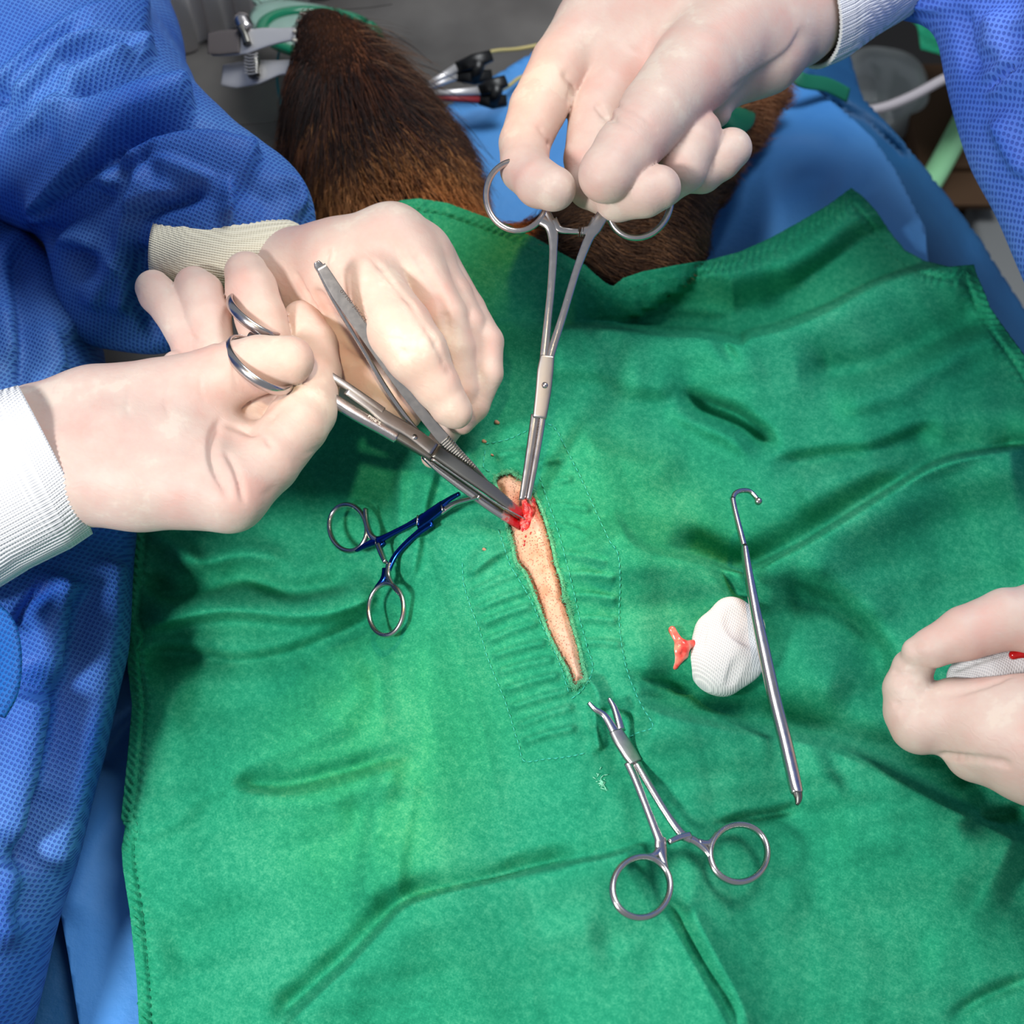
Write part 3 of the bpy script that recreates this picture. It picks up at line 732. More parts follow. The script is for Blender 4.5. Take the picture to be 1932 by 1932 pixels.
# small patch of loose threads on the drape
fr = []
for _ in range(26):
    x, y = 1133+random.gauss(0, 4), 1474+random.gauss(0, 7); p0 = on_drape(x, y, 0.0005)
    fr.append(sweep([p0, p0+np.array([random.gauss(0, 1), random.gauss(0, 1), 0.3])*0.0012], 0.00022, 0.00022, (0, 0, 1), nseg=4))
part('loose_threads', join(fr), plain('pale_thread', srgb(150, 226, 190), 0.9), drape)
V, nrm, PX, PY = DOGV, DOGN, DPX, DPY
def fur(name, sel, count, length, jit, flow, lift, r0, mat, label=None, segs=5, droop=0.25, seed=1):
    g = np.random.default_rng(seed); idx = g.choice(np.nonzero(sel)[0], count); parts = []
    nV = count*(segs+1)*3; Vv = np.zeros((count, segs+1, 3, 3)); 
    p = V[idx]+g.normal(0, 0.0016, (count, 3)); n = nrm[idx]
    fx, fy = flow(PX[idx], PY[idx]); d = fx[:, None]*Rt-fy[:, None]*Up; d = d-n*(d*n).sum(1)[:, None]; d /= np.linalg.norm(d, axis=1)[:, None]+1e-9
    ln = length(PX[idx], PY[idx])*g.uniform(0.55, 1.25, count)
    # clumping: neighbours share their waver
    cl = np.sin(PX[idx]/17+2*np.sin(PY[idx]/40))[:, None]*np.cross(d, n)*0.5
    w = g.normal(0, jit, (count, 3))+cl*jit*2
    up = np.clip(g.normal(lift, lift*0.4, count), 0.03, 1)[:, None]
    pos = p.copy(); dr = d*(1-up)+n*up+w*0.6; st = (ln/segs)[:, None]
    side = np.cross(d, n); side /= np.linalg.norm(side, axis=1)[:, None]+1e-9
    for s_ in range(segs+1):
        rr = (r0*(1-0.85*s_/segs)*g.uniform(.8, 1.2, count))[:, None]
        for k, (a, b) in enumerate(((1, 0), (-0.5, .87), (-0.5, -.87))): Vv[:, s_, k] = pos+side*rr*a+n*rr*b
        dr = dr/np.linalg.norm(dr, axis=1)[:, None]; pos = pos+dr*st
        dr = dr*(1-droop)+(d-n*0.12)*droop+w*0.25
    base = (np.arange(count)*(segs+1)*3)[:, None, None, None]; s_i = (np.arange(segs)*3)[None, :, None, None]
    k0 = np.array([[0, 1], [1, 2], [2, 0]])
    q = np.concatenate([base+s_i+k0[None, None, :, :], base+s_i+3+k0[None, None, :, ::-1]], -1).reshape(-1, 4)
    rv = np.repeat(g.random(count), (segs+1)*3); tv = np.tile(np.repeat(np.linspace(0, 1, segs+1), 3), count)
    return mesh_obj(name, Vv.reshape(-1, 3), q, mat, dog, uv=np.stack([rv, tv], 1), label=label)
def fur_mat(name, stops):
    m = M(name); m.set(Roughness=0.55, Specular_IOR_Level=0.35); uv = m.coord('UV'); sp = m.n('ShaderNodeSeparateXYZ'); m.l(uv, sp.inputs[0])
    n_ = m.noise(m.coord('Object'), 30, 3); f = m.math('MULTIPLY_ADD', sp.outputs[0], 0.55, m.math('MULTIPLY', n_, 0.5))
    m.base(m.ramp(f, stops)); return m.m
mat_long = fur_mat('dark_long_hair', [(0.2, srgb(12, 6, 5)), (0.55, srgb(42, 20, 14)), (0.76, srgb(96, 52, 28)), (0.92, srgb(150, 92, 58))])
mat_neck = fur_mat('tan_fur', [(0.2, srgb(80, 44, 22)), (0.5, srgb(160, 100, 52)), (0.8, srgb(214, 150, 92))])
mat_shoulder = fur_mat('dark_brown_fur', [(0.2, srgb(38, 24, 18)), (0.55, srgb(84, 58, 42)), (0.85, srgb(140, 98, 66))])
mat_paw = fur_mat('orange_fur', [(0.2, srgb(70, 36, 20)), (0.5, srgb(150, 90, 50)), (0.8, srgb(200, 140, 96))])
_ds = seg_info(PX, PY, OUT, True); _in = inside(PX, PY, OUT)
front = ((nrm@(-fwd)) > -0.25) & ~(_in & (_ds[0] > 26))
fl_long = lambda x, y: (0.05+0.55*np.clip((x-600)/170, -0.6, 1.1), np.ones_like(x))
fl_neck = lambda x, y: (0.25+0.3*np.sin(x/50), np.ones_like(x))
fl_sh = lambda x, y: (0.9+0*x, 0.35+0.3*np.sin(x/22))
sel = front & (PY < 330) & (PX < 880) & (PY > 20)
fur('chin_hair', sel & (PY > 120+30*np.exp(-((PX-620)/30)**2)) & (PY < 250), 9000, lambda x, y: 0.014+0.038*np.clip((y-90)/140, 0, 1), 0.10, fl_long, 0.13, 0.00030, mat_long, 'long dark chin and throat hair', seed=2, segs=7)
fur('muzzle_fur', sel & (PY < 170), 6000, lambda x, y: 0.0035+0.004*np.clip((x-640)/40, 0, 1), 0.12, fl_long, 0.16, 0.00026, mat_long, 'short dark muzzle fur', seed=3)
fur('cheek_wisps', ((nrm@(-fwd)) > -0.9) & (PX > 640+0.5*PY) & (PY < 260) & (PY > 20) & (PX < 880), 700, lambda x, y: 0.035+0*x, 0.16, lambda x, y: (1+0*x, 0.25+0.5*np.clip((y-60)/100, -1, 1)), 0.35, 0.00022, mat_shoulder, 'light brown wisps of cheek hair', seed=12, segs=8)['kind'] = 'stuff'
fur('neck_fur', front & (PY > 225) & (PY < 620) & (PX < 1000), 20000, lambda x, y: 0.012+0*x, 0.16, fl_neck, 0.22, 0.00030, mat_neck, 'tan brown neck fur', seed=4)
fur('shoulder_fur', front & (PX > 1000) & (PY > 330) & (PY < 620), 16000, lambda x, y: 0.010+0*x, 0.16, fl_sh, 0.22, 0.00028, mat_shoulder, 'dark brown shoulder fur', seed=5)
fur('foreleg_fur', front & (PX > 1300) & (PY < 330), 5000, lambda x, y: 0.013+0*x, 0.22, lambda x, y: (1+0*x, 0.1+0*x), 0.3, 0.00028, mat_paw, 'orange brown foreleg fur', seed=6)
# lips and small teeth showing at the side of the muzzle
mat_tooth = plain('tooth', srgb(226, 216, 200), 0.3)
for (x, y, r) in ((571, 28, 6), (564, 42, 7), (557, 62, 7), (556, 78, 6)):
    fd, (v, q) = organic([[(x+4, y, -2.6, r*0.8), (x-3, y-3, -2.4, r*0.45)]], [], vox=0.0004, kb=0.001); mesh_obj('tooth', v, q, mat_tooth, dog)
# long stray whiskers and hairs
wk = []
for (a, b, c) in (((552, 225), (500, 232), (450, 236)), ((548, 265), (510, 262), (470, 285)), ((552, 290), (505, 285), (487, 305)), ((556, 270), (520, 280), (536, 330)),
                  ((800, 150), (850, 175), (900, 200)), ((830, 190), (880, 235), (930, 300)), ((735, 60), (775, 85), (815, 120)), ((650, 18), (700, 14), (740, 8)), ((790, 120), (840, 140), (880, 160))):
    pts = [P(p[0], p[1], h) for p, h in zip(smooth_poly([a, b, c], 4), np.linspace(-0.055, -0.05, 9))]; wk.append(sweep(pts, np.linspace(0.0004, 0.00008, len(pts)), 0.0003, (0, 0, 1), nseg=4))
part('whiskers', join(wk), mat_long, dog)['kind'] = 'stuff'
# shaved skin showing in the slit
ms = M('shaved_skin'); ms.set(Roughness=0.5, Specular_IOR_Level=0.5); ms.b.inputs['Subsurface Weight'].default_value = 0.2; ms.b.inputs['Subsurface Radius'].default_value = (0.008, 0.003, 0.002)
ms.b.inputs['Subsurface Scale'].default_value = 0.4
vv = ms.coord('Object')
skin = ms.ramp(ms.noise(vv, 60, 4, 0.6), [(0.30, srgb(196, 136, 104)), (0.5, srgb(218, 166, 138)), (0.7, srgb(228, 192, 168))])
stub = ms.n('ShaderNodeTexVoronoi', feature='F1'); stub.inputs['Scale'].default_value = 760; ms.l(vv, stub.inputs['Vector'])
dens = ms.ramp(ms.noise(vv, 40, 3), [(0.35, (0.45, .45, .45, 1)), (0.65, (1, 1, 1, 1))])
spot_ = ms.math('MULTIPLY', ms.ramp(stub.outputs['Distance'], [(0.22, (1, 1, 1, 1)), (0.36, (0, 0, 0, 1))]), dens)
c = ms.mix(ms.math('MULTIPLY', spot_, 0.8), skin, srgb(104, 60, 42))
tc = ms.n('ShaderNodeUVMap'); 
g_ = ms.n('ShaderNodeTexGradient', gradient_type='SPHERICAL'); mp = ms.n('ShaderNodeMapping'); ms.l(tc.outputs[0], mp.inputs[0])
WND = P(992, 968, 0.0)
mp.inputs['Location'].default_value = (-WND[0]/0.011, -WND[1]/0.017, 0); mp.inputs['Scale'].default_value = (1/0.011, 1/0.017, 1); ms.l(mp.outputs[0], g_.inputs[0])
red = ms.math('MULTIPLY', ms.ramp(g_.outputs['Fac'], [(0.0, (0, 0, 0, 1)), (0.75, (1, 1, 1, 1))]), ms.ramp(ms.noise(vv, 240, 3), [(0.35, (0, 0, 0, 1)), (0.6, (1, 1, 1, 1))]))
c = ms.mix(red, c, srgb(214, 30, 30))
ms.base(c); b0 = ms.bump(spot_, 0.0003, 0.5); ms.bump(ms.noise(vv, 420, 3), 0.0006, 0.7, b0); mat_skin = ms.m
SK = [(915, 860), (985, 850), (1040, 900), (1070, 1000), (1095, 1120), (1120, 1220), (1130, 1310), (1080, 1330), (1030, 1240), (985, 1140), (945, 1050), (925, 960)]
def skin_h(x, y):
    d = seg_info(x, y, [(955, 880), (995, 960), (1010, 1030), (1035, 1120), (1070, 1210), (1095, 1300)])[0]
    dh = seg_info(x, y, HOLE, True)[0]; ins = inside(x, y, HOLE)
    h = drape_h(x, y, False)-0.0026+np.where(ins, 0.0050*sstep(dh/17), -0.001*sstep(dh/20))
    h += 0.0035*np.exp(-(((x-996)/14)**2+((y-960)/22)**2))-0.0040*np.exp(-(((x-984)/9)**2+((y-982)/11)**2))
    return h
v, q, uv, _, _ = sheet(SK, skin_h, 2.5)
o = mesh_obj('shaved_belly', v, q, mat_skin, dog, uv=uv, label='pale shaved belly skin'); solid(o, 0.002)
# the wound: pulled-up red tissue between the instrument tips
fd, (v, q) = organic([[(992, 990, 0.2, 10), (996, 968, 0.5, 9), (990, 948, 0.8, 6)], [(1002, 965, 0.2, 9), (1004, 945, 0.2, 7)], [(985, 996, 0.1, 9), (974, 985, 0.1, 7)], [(1000, 985, 0.0, 10), (992, 1003, 0.0, 7)]], [], vox=0.0004, kb=0.004,
                     strokes=[([(997, 946), (999, 965), (994, 985)], 2, -1.6, 1.5), ([(988, 950), (992, 970)], 2, 1.2, 1.5)])
mw_ = M('wet_tissue'); mw_.set(Roughness=0.16, Specular_IOR_Level=0.7); vv = mw_.coord('Object'); mw_.base(mw_.ramp(mw_.noise(vv, 260, 3), [(0.35, srgb(150, 8, 12)), (0.52, srgb(206, 40, 38)), (0.7, srgb(226, 130, 120))])); mw_.bump(mw_.noise(vv, 900, 3), 0.0008, 0.8); mat_wet = mw_.m
mesh_obj('wound', v, q, mat_wet, dog, label='red opened wound held by the instrument tips')
# smear of blood below the wound
bl = []
for (x, y, r) in ((992, 1012, 1.8), (990, 1021, 1.6), (989, 1028, 2.0), (1001, 1006, 1.4), (986, 1001, 1.8)):
    c0 = P(x, y, float(skin_h(np.array([x]), np.array([y]))[0])+0.0002); bl.append(sweep([c0-np.array([0, .0007, 0]), c0-np.array([.0001, .0003, 0]), c0+np.array([.0001, .0003, 0]), c0+np.array([0, .0007, 0])], [rm(r, c0)*.4, rm(r, c0), rm(r, c0)*.9, rm(r, c0)*.3], 0.0003, (0, 0, 1), nseg=8))
part('blood_spots', join(bl), mat_blood, dog)

# ------------------------------------------------------------ hands
def glove(name, parent, base, fingers, strokes=(), label=None, folds=(), **kw):
    fd, (v, q) = organic(base, fingers, strokes=strokes, **kw)
    v = displace(v, q, [(a, b*1.0, c, d) for a, b, c, d in folds])
    return mesh_obj(name, v, q, mat_glove, parent, label=label)
def cuff(name, parent, pts, mat, normal=-fwd, rib=0.012, label=None, pw=1.0):
    c = [P(a[0], a[1], a[2]/100) for a in pts]; c2 = []; ws = []; ts = []
    A = np.array([np.r_[c[i], rm(pts[i][3], c[i]), rm(pts[i][4], c[i])] for i in range(len(c))])
    u = np.linspace(0, len(c)-1, 34); A2 = np.stack([np.interp(u, range(len(c)), A[:, k]) for k in range(5)], 1)
    v, f, uv = sweep(A2[:, :3], A2[:, 3], A2[:, 4], normal, nseg=180, cap=False, ripple=rib, pw=pw)
    o = mesh_obj(name, v, f, mat, parent, uv, label=label); solid(o, 0.0022, 0); return o

# ---- the surgeon on the left
surgeon = empty('person', P(-260, 1100, -0.15), 'person at left in blue surgical gown, gloved hands holding scissors and forceps', 'person')
# right hand (nearer): thumb through the scissors ring
glove('gloved_right_hand', surgeon,
      [[(70, 800, 6.2, 78), (180, 775, 6.5, 76), (290, 757, 6.8, 72)],
       [(90, 880, 6.2, 100), (240, 850, 6.4, 92), (330, 830, 6.4, 72)],
       [(140, 912, 6.0, 82), (270, 912, 6.2, 80), (380, 915, 6.4, 74), (438, 935, 6.5, 64)],
       [(330, 850, 6.4, 76), (400, 890, 6.2, 56)], [(350, 810, 5.8, 72), (450, 850, 5.4, 62)]],
      [([(260, 765, 6.8, 72), (350, 735, 7.2, 66), (430, 706, 7.7, 61), (490, 688, 8.0, 55), (546, 680, 8.2, 47)], 0.010),
       ([(436, 938, 6.5, 64), (505, 872, 6.3, 60), (560, 800, 5.9, 60), (577, 775, 5.7, 58), (596, 705, 5.2, 48), (592, 650, 5.1, 44), (570, 604, 5.1, 38)], 0.006),
       ([(420, 870, 4.8, 55), (470, 810, 4.9, 52), (505, 740, 5.2, 50), (512, 680, 5.6, 47), (492, 600, 6.4, 48), (474, 545, 6.6, 48), (464, 515, 6.7, 41)], 0.004),
       ([(380, 800, 4.6, 50), (398, 720, 5.0, 44), (402, 665, 5.4, 42), (392, 600, 5.9, 44), (378, 556, 6.1, 44), (366, 540, 6.1, 38)], 0.004),
       ([(330, 780, 4.5, 46), (362, 705, 5.0, 38), (360, 650, 5.3, 36), (325, 585, 5.6, 37), (298, 556, 5.7, 36), (289, 543, 5.7, 34)], 0.004),
       ([(335, 720, 5.2, 34), (332, 688, 5.6, 27)], 0.004)],
      strokes=[([(345, 625), (370, 640), (395, 640)], 4, -1.5, 4), ([(400, 640), (430, 650), (450, 640)], 4, -1.5, 4)],
      folds=[([(425, 782), (402, 815), (397, 860), (412, 905), (440, 950)], -2.4, 13, 6), ([(418, 842), (436, 870), (450, 905), (462, 960)], -1.8, 7, 6), ([(414, 800), (445, 806), (478, 818), (500, 812)], -2.6, 7, 6),
             ([(497, 812), (506, 832), (522, 855)], -2.0, 6, 6), ([(500, 812), (512, 790), (535, 768)], -1.6, 6, 6), ([(400, 830), (360, 845), (320, 862)], -1.2, 26, 26),
             ([(190, 730), (170, 780), (175, 830)], -.5, 6, 6), ([(255, 712), (240, 760), (250, 800)], -.5, 5, 5), ([(330, 700), (312, 750), (322, 800)], -.5, 5, 5), ([(450, 655), (440, 700), (452, 750)], -.5, 5, 5), ([(385, 690), (378, 730), (392, 770)], -.5, 5, 5),
             ([(560, 860), (590, 850), (610, 835)], -.5, 5, 5), ([(480, 940), (510, 925), (530, 905)], -.5, 6, 6)],
      kb=0.014)
cuff('right_cuff', surgeon, [(104, 868, 6.2, 150, 118), (60, 888, 6.2, 158, 124), (-20, 925, 5.8, 160, 130), (-140, 985, 5.0, 172, 138)], mat_cuff, label='white knitted cuff')
# left hand (farther): holds the forceps between index and thumb
glove('gloved_left_hand', surgeon,
      [[(470, 540, 3.6, 72), (560, 540, 3.4, 90), (650, 510, 5.2, 84)],
       [(500, 500, 4.2, 60), (620, 485, 6.2, 58), (690, 455, 7.2, 52)],
       [(560, 560, 2.8, 84), (660, 560, 4.6, 82), (740, 500, 6.4, 72)],
       [(640, 520, 6.6, 60), (740, 450, 7.2, 54), (800, 480, 6.2, 52)],
       [(560, 600, 2.0, 70), (630, 640, 1.9, 62)]],
      [([(650, 500, 6.4, 72), (692, 545, 7.2, 68), (752, 620, 7.6, 64), (786, 668, 7.2, 60), (824, 728, 6.0, 44), (850, 768, 5.2, 37), (860, 778, 5.0, 32)], 0.010),
       ([(742, 446, 7.0, 52), (800, 530, 6.6, 50), (838, 600, 6.0, 46), (858, 660, 5.2, 40), (872, 735, 4.0, 34), (880, 770, 3.2, 30)], 0.010),
       ([(790, 470, 6.0, 50), (850, 560, 5.6, 42), (880, 615, 5.2, 38), (896, 690, 4.2, 32), (885, 770, 3.0, 29)], 0.008),
       ([(820, 490, 5.4, 42), (880, 585, 4.8, 36), (917, 645, 4.6, 33), (918, 705, 4.0, 31), (893, 765, 3.2, 30), (870, 795, 2.8, 26)], 0.006),
       ([(590, 630, 2.3, 66), (650, 690, 2.7, 60), (705, 732, 2.7, 54), (748, 765, 2.6, 45), (758, 775, 2.5, 41)], 0.010),
       ([(880, 740, 2.6, 26), (850, 800, 1.9, 27), (822, 850, 1.2, 24), (816, 862, 1.0, 22)], 0.004)],
      strokes=[([(600, 560), (640, 620), (690, 660)], 14, -7, 12), ([(615, 470), (608, 500), (625, 540)], 8, -3, 8),
               ([(780, 470), (830, 560), (845, 620)], 7, -3, 8), ([(700, 480), (790, 590), (850, 700)], 6, -2.5, 7),
               ([(735, 640), (780, 640), (820, 620)], 4, -0.9, 4), ([(750, 660), (800, 665), (830, 640)], 4, -0.8, 4), ([(560, 520), (600, 590)], 5, -1.5, 6),
               ([(640, 700), (680, 690), (720, 720)], 4, -1.0, 5), ([(730, 715), (745, 750), (760, 790)], 7, 2, 8)],
      kb=0.012)
cuff('left_cuff', surgeon, [(572, 515, 4.0, 66, 64), (530, 502, 4.1, 84, 74), (440, 492, 4.4, 88, 80), (370, 484, 4.6, 84, 78), (300, 480, 4.6, 66, 66)], mat_cuff2, label='cream knitted cuff')

def gown(name, parent, base, folds, mat, vox=0.0023, kb=0.03, gain=1.0, **kw):
    fd, (v, q) = organic(base, [], vox=vox, kb=kb, smooth=2, **kw)
    v = displace(v, q, folds, gain)
    return mesh_obj(name, v, q, mat, parent)
gown('left_sleeve', surgeon,
     [[(-120, 20, 6, 250), (60, 160, 4, 245), (190, 270, 3.5, 190), (300, 340, 3.6, 150), (400, 405, 4.0, 135)],
      [(190, -60, 0, 128), (215, 90, 1, 108), (240, 200, 2.0, 110)],
      [(330, 370, 3.4, 130), (430, 415, 3.6, 125), (470, 425, 3.4, 105)],
      [(230, 460, 0, 90), (260, 540, -1.5, 90), (300, 590, -3, 70)], [(200, 480, 1, 80), (180, 580, -2, 60)]],
     [([(-20, 175), (40, 125), (95, 75), (170, 35), (290, 20)], 11, 14, 50), ([(-20, 205), (40, 160), (75, 125), (110, 85), (170, 60)], -9, 22, 12),
      ([(20, 190), (80, 130), (150, 90), (255, 95), (300, 112)], 9, 12, 40), ([(90, 128), (150, 118), (250, 112), (275, 108)], -7, 16, 9),
      ([(0, 250), (60, 215), (120, 165), (180, 140), (255, 122)], 9, 12, 34), ([(-10, 245), (50, 225), (110, 180), (150, 165)], -8, 20, 10),
      ([(85, 215), (140, 208), (220, 206), (300, 196), (372, 200)], 12, 12, 46), ([(140, 192), (200, 190), (270, 184), (345, 177)], -10, 26, 9),
      ([(40, 250), (130, 180), (240, 120), (262, 108), (285, 120)], 5, 20, 20),
      ([(60, 400), (150, 320), (210, 268), (250, 240), (320, 222), (375, 215)], 11, 44, 12), ([(70, 412), (150, 342), (205, 295), (250, 262), (310, 246), (374, 228)], -11, 10, 22),
      ([(225, 322), (262, 300), (310, 282), (400, 280), (500, 302)], 12, 12, 50), ([(235, 290), (270, 268), (340, 255), (430, 258), (480, 280)], -8, 24, 14),
      ([(222, 325), (235, 290), (252, 268)], 6, 10, 10), ([(232, 332), (270, 316), (310, 288)], -7, 12, 8),
      ([(60, 440), (130, 395), (200, 350), (245, 330)], 10, 44, 12), ([(40, 440), (90, 425), (160, 372), (220, 345)], -11, 12, 26),
      ([(290, 322), (330, 322), (385, 340), (420, 345)], 6, 9, 26), ([(245, 418), (290, 394), (345, 376), (400, 350)], -8, 10, 14), ([(240, 400), (300, 372), (350, 362)], 7, 26, 10),
      ([(300, 318), (268, 370), (245, 420), (230, 480)], 8, 18, 18), ([(425, 330), (432, 380), (428, 430)], 7, 8, 16), ([(440, 340), (480, 360), (540, 400)], -5, 24, 30),
      ([(520, 318), (556, 368), (548, 420)], 7, 16, 10), ([(90, 445), (150, 458), (205, 470)], 7, 30, 14), ([(100, 480), (150, 490), (170, 540)], -12, 26, 26),
      ([(236, 440), (238, 520), (220, 600)], 8, 16, 24), ([(262, 450), (262, 560), (300, 650)], -8, 20, 12), ([(165, 590), (200, 520), (232, 450)], 8, 24, 20), ([(300, 560), (290, 620)], 5, 20, 20)],
     mat_gown, gain=1.25)
gown('gown_body', surgeon,
     [[(-190, 380, -2, 190), (-120, 520, -4, 175), (-55, 640, -5, 170), (-30, 720, -5, 180), (-40, 830, -6, 220), (-10, 1000, -6, 235)],
      [(-10, 1000, -6, 240), (-15, 1200, -6.5, 228), (-60, 1400, -7, 225), (-110, 1600, -7.5, 222), (-175, 1850, -8, 220), (-215, 2050, -8, 215)],
      [(-330, 640, 4, 220), (-420, 300, 30, 200)], [(60, 600, -6, 100), (90, 680, -7, 85)]],
     [([(-10, 440), (60, 500), (110, 560), (160, 640)], 9, 30, 40), ([(20, 470), (50, 600), (45, 740)], -9, 26, 16), ([(60, 600), (100, 660), (110, 730)], 6, 16, 30), ([(0, 560), (20, 700)], 7, 20, 20),
      ([(100, 1090), (50, 1150), (30, 1200)], -9, 20, 14), ([(130, 1080), (90, 1180), (70, 1290)], 10, 50, 40), ([(60, 1300), (40, 1450), (10, 1600)], 10, 40, 50), ([(150, 1100), (140, 1250), (100, 1440), (60, 1650)], -8, 34, 30),
      ([(205, 1040), (185, 1250), (140, 1440), (90, 1650)], 8, 30, 20), ([(30, 1620), (0, 1700), (-10, 1800)], 9, 40, 40), ([(90, 1480), (60, 1620), (30, 1760)], -6, 26, 30)],
     mat_gown, vox=0.0032, gain=1.2)
# edge of a pocket with its seam
pts = [P(x, y, h) for (x, y), h in zip([(-20, 1150), (10, 1185), (20, 1240), (14, 1300), (-10, 1345)], [0.03]*5)]
part('gown_tie', sweep(smooth_poly(pts, 6), 0.006, 0.003, -fwd, nseg=12, pw=0.8), nonwoven('gown_tie_fabric', srgb(14, 86, 160), srgb(24, 100, 176), srgb(8, 44, 120)), surgeon, label='dark blue gown tie')

# ---- the assistant at the top right
assistant = empty('person', P(2150, 500, -0.15), 'person at right in paler blue gown, gloved hands holding a clamp and gauze', 'person')
glove('gloved_left_hand', assistant,
      [[(1560, -30, 8.8, 95), (1480, 0, 9.0, 118), (1400, 20, 9.2, 120), (1290, 40, 9.4, 105)],
       [(1490, 35, 9.0, 84), (1420, 66, 9.0, 98), (1330, 110, 9.0, 80)],
       [(1290, 10, 9.2, 100), (1180, 40, 9.2, 92), (1130, 50, 9.2, 74)],
       [(1260, 110, 8.6, 80), (1170, 130, 8.6, 70)], [(1440, 110, 8.2, 64), (1340, 170, 8.2, 46), (1352, 215, 8.0, 26)]],
      [([(1120, 50, 9.2, 72), (1060, 120, 9.2, 58), (1015, 205, 9.0, 54), (990, 270, 8.8, 48), (990, 318, 9.2, 46), (1018, 346, 9.9, 46), (1044, 356, 10.3, 43)], 0.008),
       ([(1170, 130, 8.4, 60), (1125, 215, 8.2, 52), (1112, 300, 8.0, 48), (1115, 350, 8.2, 44), (1165, 376, 9.4, 42), (1215, 364, 10.2, 46), (1242, 354, 10.4, 43)], 0.005),
       ([(1250, 170, 8.0, 56), (1210, 300, 7.8, 46), (1250, 350, 7.8, 40), (1285, 318, 9.0, 48), (1305, 272, 9.4, 50), (1314, 252, 9.4, 48)], 0.003),
       ([(1300, 190, 7.4, 48), (1270, 330, 7.4, 36), (1325, 328, 8.0, 36), (1358, 300, 8.4, 40), (1380, 280, 8.6, 39)], 0.003),
       ([(1380, 60, 10.2, 96), (1310, 130, 10.8, 84), (1240, 210, 11.2, 70), (1180, 285, 11.4, 60), (1148, 325, 11.4, 54), (1143, 332, 11.4, 52)], 0.008)],
      strokes=[([(1070, 140), (1082, 165), (1078, 190)], 8, -5, 8), ([(1125, 195), (1140, 215), (1160, 225)], 6, -5, 6), ([(1020, 240), (1035, 265), (1036, 275)], 5, -3.5, 5), 
               
               ([(1160, 200), (1200, 208), (1240, 240)], 4, -0.9, 4), ([(1150, 225), (1190, 235), (1230, 265)], 4, -0.9, 4)],
      folds=[([(1370, 178), (1430, 138), (1490, 95), (1518, 40)], -1.3, 6, 16), ([(1216, 110), (1224, 60), (1222, 0)], -1.0, 6, 12), ([(1165, 75), (1200, 98), (1222, 105)], -1.0, 8, 6)],
      kb=0.012)
cuff('left_cuff', assistant, [(1506, 0, 9.0, 130, 124), (1535, -12, 9.0, 130, 124), (1595, -44, 8.8, 120, 120), (1700, -110, 8.5, 124, 118)], mat_cuff, label='white knitted cuff')
gown('gown_body', assistant,
     [[(1690, -130, 9, 136), (1760, -122, 9, 136), (1900, -110, 8, 150)], [(2000, 0, 8, 198), (2010, 80, 7, 202), (2062, 225, 5, 210), (2160, 420, 3, 215), (2240, 620, 0, 220)], [(2160, 100, 12, 240), (2260, -100, 22, 240)]],
     [([(1852, 172), (1885, 150), (1932, 108)], -7, 7, 6), ([(1848, 158), (1885, 135), (1930, 95)], 5, 14, 12), ([(1855, 188), (1895, 165), (1940, 125)], 5, 12, 16), ([(1870, 10), (1890, 60), (1880, 120)], 10, 26, 30), ([(1930, 40), (1905, 120)], -7, 20, 20), ([(1885, 200), (1915, 270), (1960, 340)], 9, 26, 26), ([(1815, 5), (1822, 90), (1850, 150)], -7, 14, 16), ([(1700, 0), (1760, 12), (1800, 5)], 4, 10, 10)],
     mat_gown2, vox=0.0028)
glove('gloved_right_hand', assistant,
      [[(2110, 1340, 2.6, 130), (2230, 1300, 3.4, 105), (2320, 1275, 4.2, 100)], [(2090, 1400, 2.0, 130), (1970, 1390, 1.4, 112), (1880, 1380, 1.2, 84)], [(2080, 1420, 0.5, 120), (1940, 1410, 0.5, 92), (1850, 1400, 0.0, 52), (1830, 1425, -0.6, 40)], [(2090, 1200, 3.0, 100), (1990, 1160, 3.2, 72)]],
      [([(1990, 1170, 3.4, 70), (1900, 1168, 3.4, 58), (1820, 1195, 3.0, 51), (1758, 1222, 2.4, 38), (1730, 1230, 2.1, 29)], 0.008),
       ([(1900, 1360, 1.4, 82), (1800, 1348, 0.4, 68), (1738, 1362, -0.2, 60), (1722, 1340, -0.1, 54), (1713, 1300, 0.4, 46), (1722, 1262, 1.0, 38), (1745, 1238, 1.4, 30)], 0.008)],
      strokes=[([(1690, 1285), (1720, 1290), (1752, 1308)], 4, -2.2, 4), ([(1690, 1330), (1720, 1322), (1760, 1322)], 4, -2.2, 4), ([(1700, 1345), (1735, 1330)], 4, -1.6, 4), ([(1690, 1270), (1735, 1275)], 4, -1.5, 4), ([(1780, 1310), (1860, 1290), (1932, 1260)], 6, -2, 10),
               ([(1780, 1425), (1830, 1430), (1900, 1440)], 6, -2, 8)],
      kb=0.012)
cuff('right_cuff', assistant, [(2270, 1290, 3.8, 112, 104), (2330, 1272, 4.3, 116, 108), (2420, 1230, 5.2, 122, 116)], mat_cuff, label='white knitted cuff')
gown('right_sleeve', assistant, [[(2400, 1240, 5, 130), (2560, 1100, 8, 160), (2640, 800, 14, 190), (2560, 400, 22, 220)], [(2260, 640, 0, 200), (2420, 900, 0, 190), (2560, 1300, -10, 200)]], [], mat_gown2, vox=0.004)
# ------------------------------------------------------------ instruments
SCI = 'instrument'
